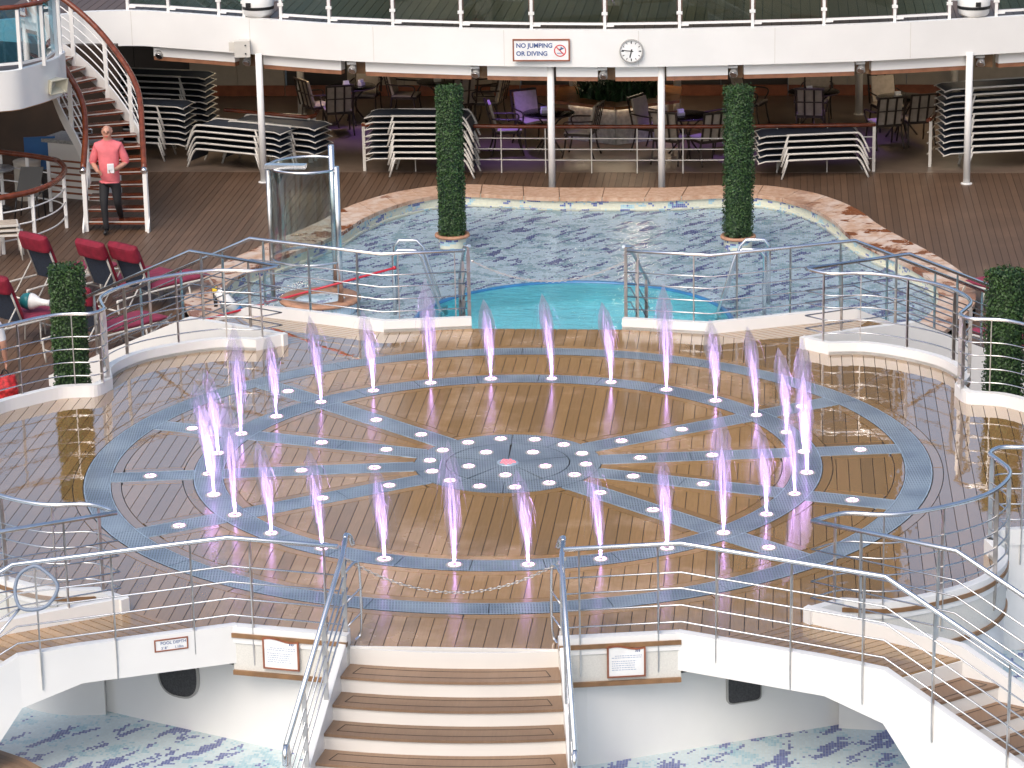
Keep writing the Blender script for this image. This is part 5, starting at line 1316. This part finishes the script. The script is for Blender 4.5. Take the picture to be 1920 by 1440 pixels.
q = at(55, 372, ZD); t = thing('drum_bin', 'cream cylindrical bin behind the terrace rail', 'bin', tuple(q)); obj('body', MB().lathe([(.23, 0), (.24, .05), (.24, .66), (.22, .70), (0, .70)], 24, tuple(q)), 'frame_cream', t); obj('lid', MB().lathe([(.245, .66), (.25, .69), (.1, .73), (0, .73)], 24, tuple(q)), 'frame_cream', t)
q = at(60, 300, -.4); t = thing('blue_screen', 'bright blue slanted panel leaning behind the bar', 'panel', (q.x, q.y+.6, ZD)); obj('sheet', MB().box((q.x, q.y+.6, -.42), (.55, .04, .62), .2), 'blue_panel', t); obj('foot', MB().box((q.x, q.y+.6, -.95), (.5, .06, .5), .2), 'dark_wall', t)
# wall behind the terrace
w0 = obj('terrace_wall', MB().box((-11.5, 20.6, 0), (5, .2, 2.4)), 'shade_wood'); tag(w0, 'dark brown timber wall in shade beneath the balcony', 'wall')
# terrace rail
zt = -.25; near = [(-60, 380), (0, 371), (60, 359), (103, 341), (121, 320)]; far = [(112, 304), (90, 297), (50, 291), (0, 285), (-60, 280)]
pts = [at(x, y, zt) for x, y in near+far]; t = thing('terrace_rail', 'curved terrace rail with varnished wooden top and white rods', 'railing', (pts[4].x, pts[4].y, ZD))
ps = smooth(pts, 4); obj('top_rail', MB().tube(ps, .05, 10), 'varnish', t)
for dz in (.26, .50, .74): obj('rail_rod', MB().tube([p_-Vector((0, 0, dz)) for p_ in ps], .014, 6), 'white_paint', t)
for i in (1, 2, 3.75, 6, 7.2, 8): 
    p_ = ps[int(i*4)]; obj('post', MB().bar((p_.x, p_.y, ZD), (p_.x, p_.y, zt-.02), .055, .04, (0, 1, 0)), 'white_paint', t)
q = at(55, 415, ZD); t = thing('black_chair', 'black slim chair behind the curved terrace rail', 'chair', tuple(q))
obj('backrest', MB().plate([q+Vector((x, -.05, .45)) for x in (-.2, 0, .2)], [q+Vector((x+.10, .05, .95)) for x in (-.2, 0, .2)], .02), 'black_plastic', t); obj('seat', MB().box((q.x-.05, q.y+.25, ZD+.45), (.44, .46, .04)), 'black_plastic', t)
for dx in (-.2, .15):
    for dy in (.02, .46): obj('leg', MB().tube([(q.x+dx, q.y+dy, ZD+.45), (q.x+dx*1.25, q.y+dy-.05, ZD)], .014, 6), 'black_plastic', t)
q = at(-2, 392, ZD); t = thing('terrace_table', 'round dark terrace table cut by the frame edge', 'table', tuple(q)); obj('top', MB().lathe([(0, .70), (.3, .70), (.32, .72), (.3, .74), (0, .74)], 24, tuple(q)), 'grey_stone', t); obj('stem', MB().lathe([(.22, 0), (.2, .03), (.03, .06), (.03, .70)], 16, tuple(q)), 'black_plastic', t)

# ================================================================== PEOPLE
def human(name, label, J, R_, mats, bone_mat, loc, rz, hem_z):
    """J joints (x right, y front, z up, metres), bones: list (a,b,material index)"""
    names = list(J); me = bpy.data.meshes.new(name); me.from_pydata([J[k] for k in names], [], []) if False else None
    me = bpy.data.meshes.new('skel'); idx = {k: i for i, k in enumerate(names)}
    me.from_pydata([J[k] for k in names], [(idx[a], idx[b2]) for a, b2, _ in bone_mat], [])
    o = bpy.data.objects.new('skel', me); COL.objects.link(o)
    md = o.modifiers.new('s', 'SKIN'); md.use_smooth_shade = True; sb = o.modifiers.new('d', 'SUBSURF'); sb.levels = 2; sb.render_levels = 2
    for k in names:
        r_ = R_[k]; sv = me.skin_vertices[0].data[idx[k]]; sv.radius = r_ if isinstance(r_, tuple) else (r_, r_); sv.use_root = (k == 'pelvis')
    bpy.context.view_layer.update(); ev = o.evaluated_get(bpy.context.evaluated_depsgraph_get()); m2 = bpy.data.meshes.new_from_object(ev)
    bpy.data.objects.remove(o)
    for mm in mats: m2.materials.append(M[mm])
    rr_ = lambda k: (R_[k][0]+R_[k][1])/2 if isinstance(R_[k], tuple) else R_[k]
    segs = [(Vector(J[a]), Vector(J[b2]), mi, rr_(a), rr_(b2)) for a, b2, mi in bone_mat]
    for p_ in m2.polygons:
        c = p_.center; best = None
        for a, b2, mi, ra, rb in segs:
            ab = b2-a; u = max(0, min(1, (c-a).dot(ab)/max(1e-9, ab.length_squared))); d = (a+ab*u-c).length-(ra+(rb-ra)*u)*.9
            if best is None or d < best[0]: best = (d, mi)
        mi = best[1]
        if mi in (1, 2) and abs(c.x) < .24: mi = 1 if c.z > hem_z else 2
        p_.material_index = mi; p_.use_smooth = True
    t = thing(name, label, 'person', loc, None, rz); t.rotation_euler[2] = rz
    b_ = bpy.data.objects.new('body', m2); COL.objects.link(b_); b_.parent = t
    return t
def hand(J, Rr, B, pre, wrist, d, side, mi):
    d = Vector(d).normalized(); s = Vector(side); w_ = Vector(wrist)
    J[pre+'palm'] = tuple(w_+d*.07); Rr[pre+'palm'] = (.036, .020); 
    for k, (off, ln) in enumerate(((-.030, .070), (-.010, .082), (.011, .076), (.031, .058))):
        a = w_+d*.095+s*off; b2 = a+d*ln*.55; c = b2+(d*.6+Vector((0, .55, -.3))).normalized()*ln*.45
        J[pre+'f%da' % k] = tuple(a); J[pre+'f%db' % k] = tuple(b2); J[pre+'f%dc' % k] = tuple(c); Rr[pre+'f%da' % k] = .0095; Rr[pre+'f%db' % k] = .009; Rr[pre+'f%dc' % k] = .007
        B += [(pre+'palm', pre+'f%da' % k, mi), (pre+'f%da' % k, pre+'f%db' % k, mi), (pre+'f%db' % k, pre+'f%dc' % k, mi)]
    a = w_+d*.03-s*.035; b2 = a+d*.035-s*.025; J[pre+'t0'] = tuple(a); J[pre+'t1'] = tuple(b2); J[pre+'t2'] = tuple(b2+d*.03); Rr[pre+'t0'] = .011; Rr[pre+'t1'] = .010; Rr[pre+'t2'] = .008
    B += [(pre+'palm', pre+'t0', mi), (pre+'t0', pre+'t1', mi), (pre+'t1', pre+'t2', mi)]
# walking man, front is +y in his own frame, right hand at +x
J = dict(pelvis=(0, 0, .98), belly=(0, .02, 1.14), chest=(0, .01, 1.34), upchest=(0, 0, 1.46), neck=(0, .01, 1.56), head0=(0, .03, 1.645), head1=(0, .035, 1.745), crown=(0, .02, 1.815),
         hipr=(.10, 0, .84), kneer=(.10, .14, .50), ankr=(.08, .16, .10), heelr=(.08, .12, .055), toer=(.09, .31, .045),
         hipl=(-.10, 0, .84), kneel=(-.11, .03, .50), ankl=(-.10, -.30, .20), heell=(-.10, -.36, .17), toel=(-.10, -.22, .06),
         shr=(.185, -.01, 1.46), elr=(.275, -.03, 1.17), wrr=(.16, .20, 1.07), shl=(-.185, -.01, 1.46), ell=(-.285, -.02, 1.17), wrl=(-.13, .21, 1.10),
         slr=(.268, -.028, 1.19), sll=(-.278, -.02, 1.19), nose=(0, .135, 1.69), earr=(.085, .02, 1.69), earl=(-.085, .02, 1.69), hem=(0, .01, .88))
Rr = dict(pelvis=(.18, .14), belly=(.185, .145), chest=(.195, .135), upchest=(.155, .10), neck=(.062, .062), head0=(.070, .082), head1=(.082, .098), crown=(.055, .065), hipr=(.10, .105), kneer=.068, ankr=.048, heelr=(.042, .042), toer=(.042, .03), hipl=(.10, .105), kneel=.068, ankl=.048, heell=(.042, .042), toel=(.042, .03),
          shr=.075, elr=.052, wrr=.032, shl=.075, ell=.052, wrl=.032, slr=.078, sll=.078, nose=.016, earr=(.012, .022), earl=(.012, .022), hem=(.185, .15))
SK, SH, TRS, SHO = 0, 1, 2, 3
B = [('pelvis', 'hem', SH), ('pelvis', 'belly', SH), ('belly', 'chest', SH), ('chest', 'upchest', SH), ('upchest', 'neck', SK), ('neck', 'head0', SK), ('head0', 'head1', SK), ('head1', 'crown', SK), ('head1', 'nose', SK), ('head1', 'earr', SK), ('head1', 'earl', SK),
     ('hem', 'hipr', TRS), ('hipr', 'kneer', TRS), ('kneer', 'ankr', TRS), ('ankr', 'heelr', SHO), ('heelr', 'toer', SHO), ('hem', 'hipl', TRS), ('hipl', 'kneel', TRS), ('kneel', 'ankl', TRS), ('ankl', 'heell', SHO), ('heell', 'toel', SHO),
     ('upchest', 'shr', SH), ('shr', 'slr', SH), ('slr', 'elr', SK), ('elr', 'wrr', SK), ('upchest', 'shl', SH), ('shl', 'sll', SH), ('sll', 'ell', SK), ('ell', 'wrl', SK)]
B += [('wrr', 'rpalm', SK), ('wrl', 'lpalm', SK)]
hand(J, Rr, B, 'r', J['wrr'], (-.5, .8, .05), (.3, .2, .9), SK); hand(J, Rr, B, 'l', J['wrl'], (.5, .8, .05), (.3, -.2, .9), SK)
q = at(207, 440, ZD); man = human('person', 'bald person in pink polo shirt and black trousers walking, paper in hand', J, Rr, ['skin', 'pink_shirt', 'black_cloth', 'black_plastic'], B, (q.x, q.y+.2, ZD+.0), math.pi+R(4), .85)
man.scale = (1.02, 1.02, 1.02)
for s in (-1, 1): obj('eye', MB().lathe([(.0, -.012), (.010, -.006), (.012, 0), (.010, .006), (0, .012)], 8, (s*.032, .120, 1.715)), 'black_cloth', man, off=(0, 0, 0))
obj('mouth', MB().box((0, .118, 1.635), (.05, .012, .008)), 'sign_red', man, off=(0, 0, 0))
hair = MB()
for k in range(13):
    a = R(-200+220*k/12)
hr_ = [(.086*math.cos(R(180+180*k/10)), .02+.10*math.sin(R(180+180*k/10)), 1.70) for k in range(11)]; hair.strip(hr_, [(x*1.02, y*1.02, z+.055) for x, y, z in hr_]); obj('hair', hair, 'hair_grey', man, off=(0, 0, 0))
wq = Vector(J['wrl']); pc = man.matrix_basis
t = thing('paper_sheet', 'small folded white paper held by the walking person', 'paper', (q.x+.10, q.y+.2-.33, ZD+1.16)); obj('sheet', MB().box((q.x+.10, q.y+.2-.33, ZD+1.17), (.11, .012, .16), .25), 'paper', t); obj('flap', MB().box((q.x+.105, q.y+.2-.345, ZD+1.20), (.09, .01, .09), .45), 'paper', t)

# standing person cut by the frame edge
J2 = dict(pelvis=(0, 0, .95), belly=(0, .01, 1.1), chest=(0, 0, 1.3), upchest=(0, 0, 1.42), neck=(0, .01, 1.52), head0=(0, .03, 1.60), head1=(0, .035, 1.70), crown=(0, .02, 1.76), hipr=(.10, 0, .9), kneer=(.10, .03, .5), ankr=(.10, 0, .09), toer=(.11, .17, .04), hipl=(-.10, 0, .9), kneel=(-.10, .02, .5), ankl=(-.10, -.02, .09), toel=(-.11, .15, .04),
          shr=(.19, 0, 1.42), slr=(.235, .0, 1.20), elr=(.25, -.01, 1.12), wrr=(.27, .05, .87), shl=(-.19, 0, 1.42), sll=(-.24, 0, 1.2), ell=(-.26, -.02, 1.12), wrl=(-.27, .05, .87))
R2 = dict(pelvis=(.16, .12), belly=(.155, .12), chest=(.17, .12), upchest=(.13, .09), neck=.058, head0=(.07, .08), head1=(.08, .095), crown=(.055, .065), hipr=.10, kneer=.065, ankr=.045, toer=(.04, .03), hipl=.10, kneel=.065, ankl=.045, toel=(.04, .03), shr=.078, slr=.066, elr=.048, wrr=.030, shl=.078, sll=.066, ell=.048, wrl=.03)
B2 = [('pelvis', 'belly', 1), ('belly', 'chest', 1), ('chest', 'upchest', 1), ('upchest', 'neck', 0), ('neck', 'head0', 0), ('head0', 'head1', 0), ('head1', 'crown', 0), ('pelvis', 'hipr', 2), ('hipr', 'kneer', 2), ('kneer', 'ankr', 2), ('ankr', 'toer', 3), ('pelvis', 'hipl', 2), ('hipl', 'kneel', 2), ('kneel', 'ankl', 2), ('ankl', 'toel', 3), ('upchest', 'shr', 1), ('shr', 'slr', 1), ('slr', 'elr', 0), ('elr', 'wrr', 0), ('upchest', 'shl', 1), ('shl', 'sll', 1), ('sll', 'ell', 0), ('ell', 'wrl', 0), ('wrr', 'rpalm', 0), ('wrl', 'lpalm', 0)]
hand(J2, R2, B2, 'r', J2['wrr'], (0, .1, -1), (0, 1, 0), 0); hand(J2, R2, B2, 'l', J2['wrl'], (0, .1, -1), (0, 1, 0), 0)
q = at(12, 690, ZD+.82); pz = human('person', 'person in white short sleeved shirt holding a red bag, cut by frame edge', J2, R2, ['skin', 'white_shirt', 'black_cloth', 'black_plastic'], B2, (q.x-.28, q.y, ZD), R(20), .90)
t = thing('carry_bag', 'red patterned carry bag hanging from a hand at the frame edge', 'bag', (q.x-.02, q.y, ZD+.45))
A = [(q.x-.16, q.y-.06), (q.x+.12, q.y-.06), (q.x+.12, q.y+.06), (q.x-.16, q.y+.06)]
mb = MB(); lo = [(x, y, ZD+.40) for x, y in A]; mid = [(x+(.02 if i in (1, 2) else -.02), y, ZD+.52) for i, (x, y) in enumerate(A)]; hi = [(x*.9+.1*(q.x-.02), y*.5+.5*q.y, ZD+.72) for x, y in A]
mb.strip(lo, mid, closed=True); mb.strip(mid, hi, closed=True); mb.add(lo, [(3, 2, 1, 0)]); mb.add(hi, [(0, 1, 2, 3)]); obj('sack', mb, 'red_bag', t)
obj('handle', MB().tube(smooth([(q.x-.09, q.y, ZD+.71), (q.x-.03, q.y, ZD+.80), (q.x+.05, q.y, ZD+.71)], 4), .01, 6), 'black_cloth', t)
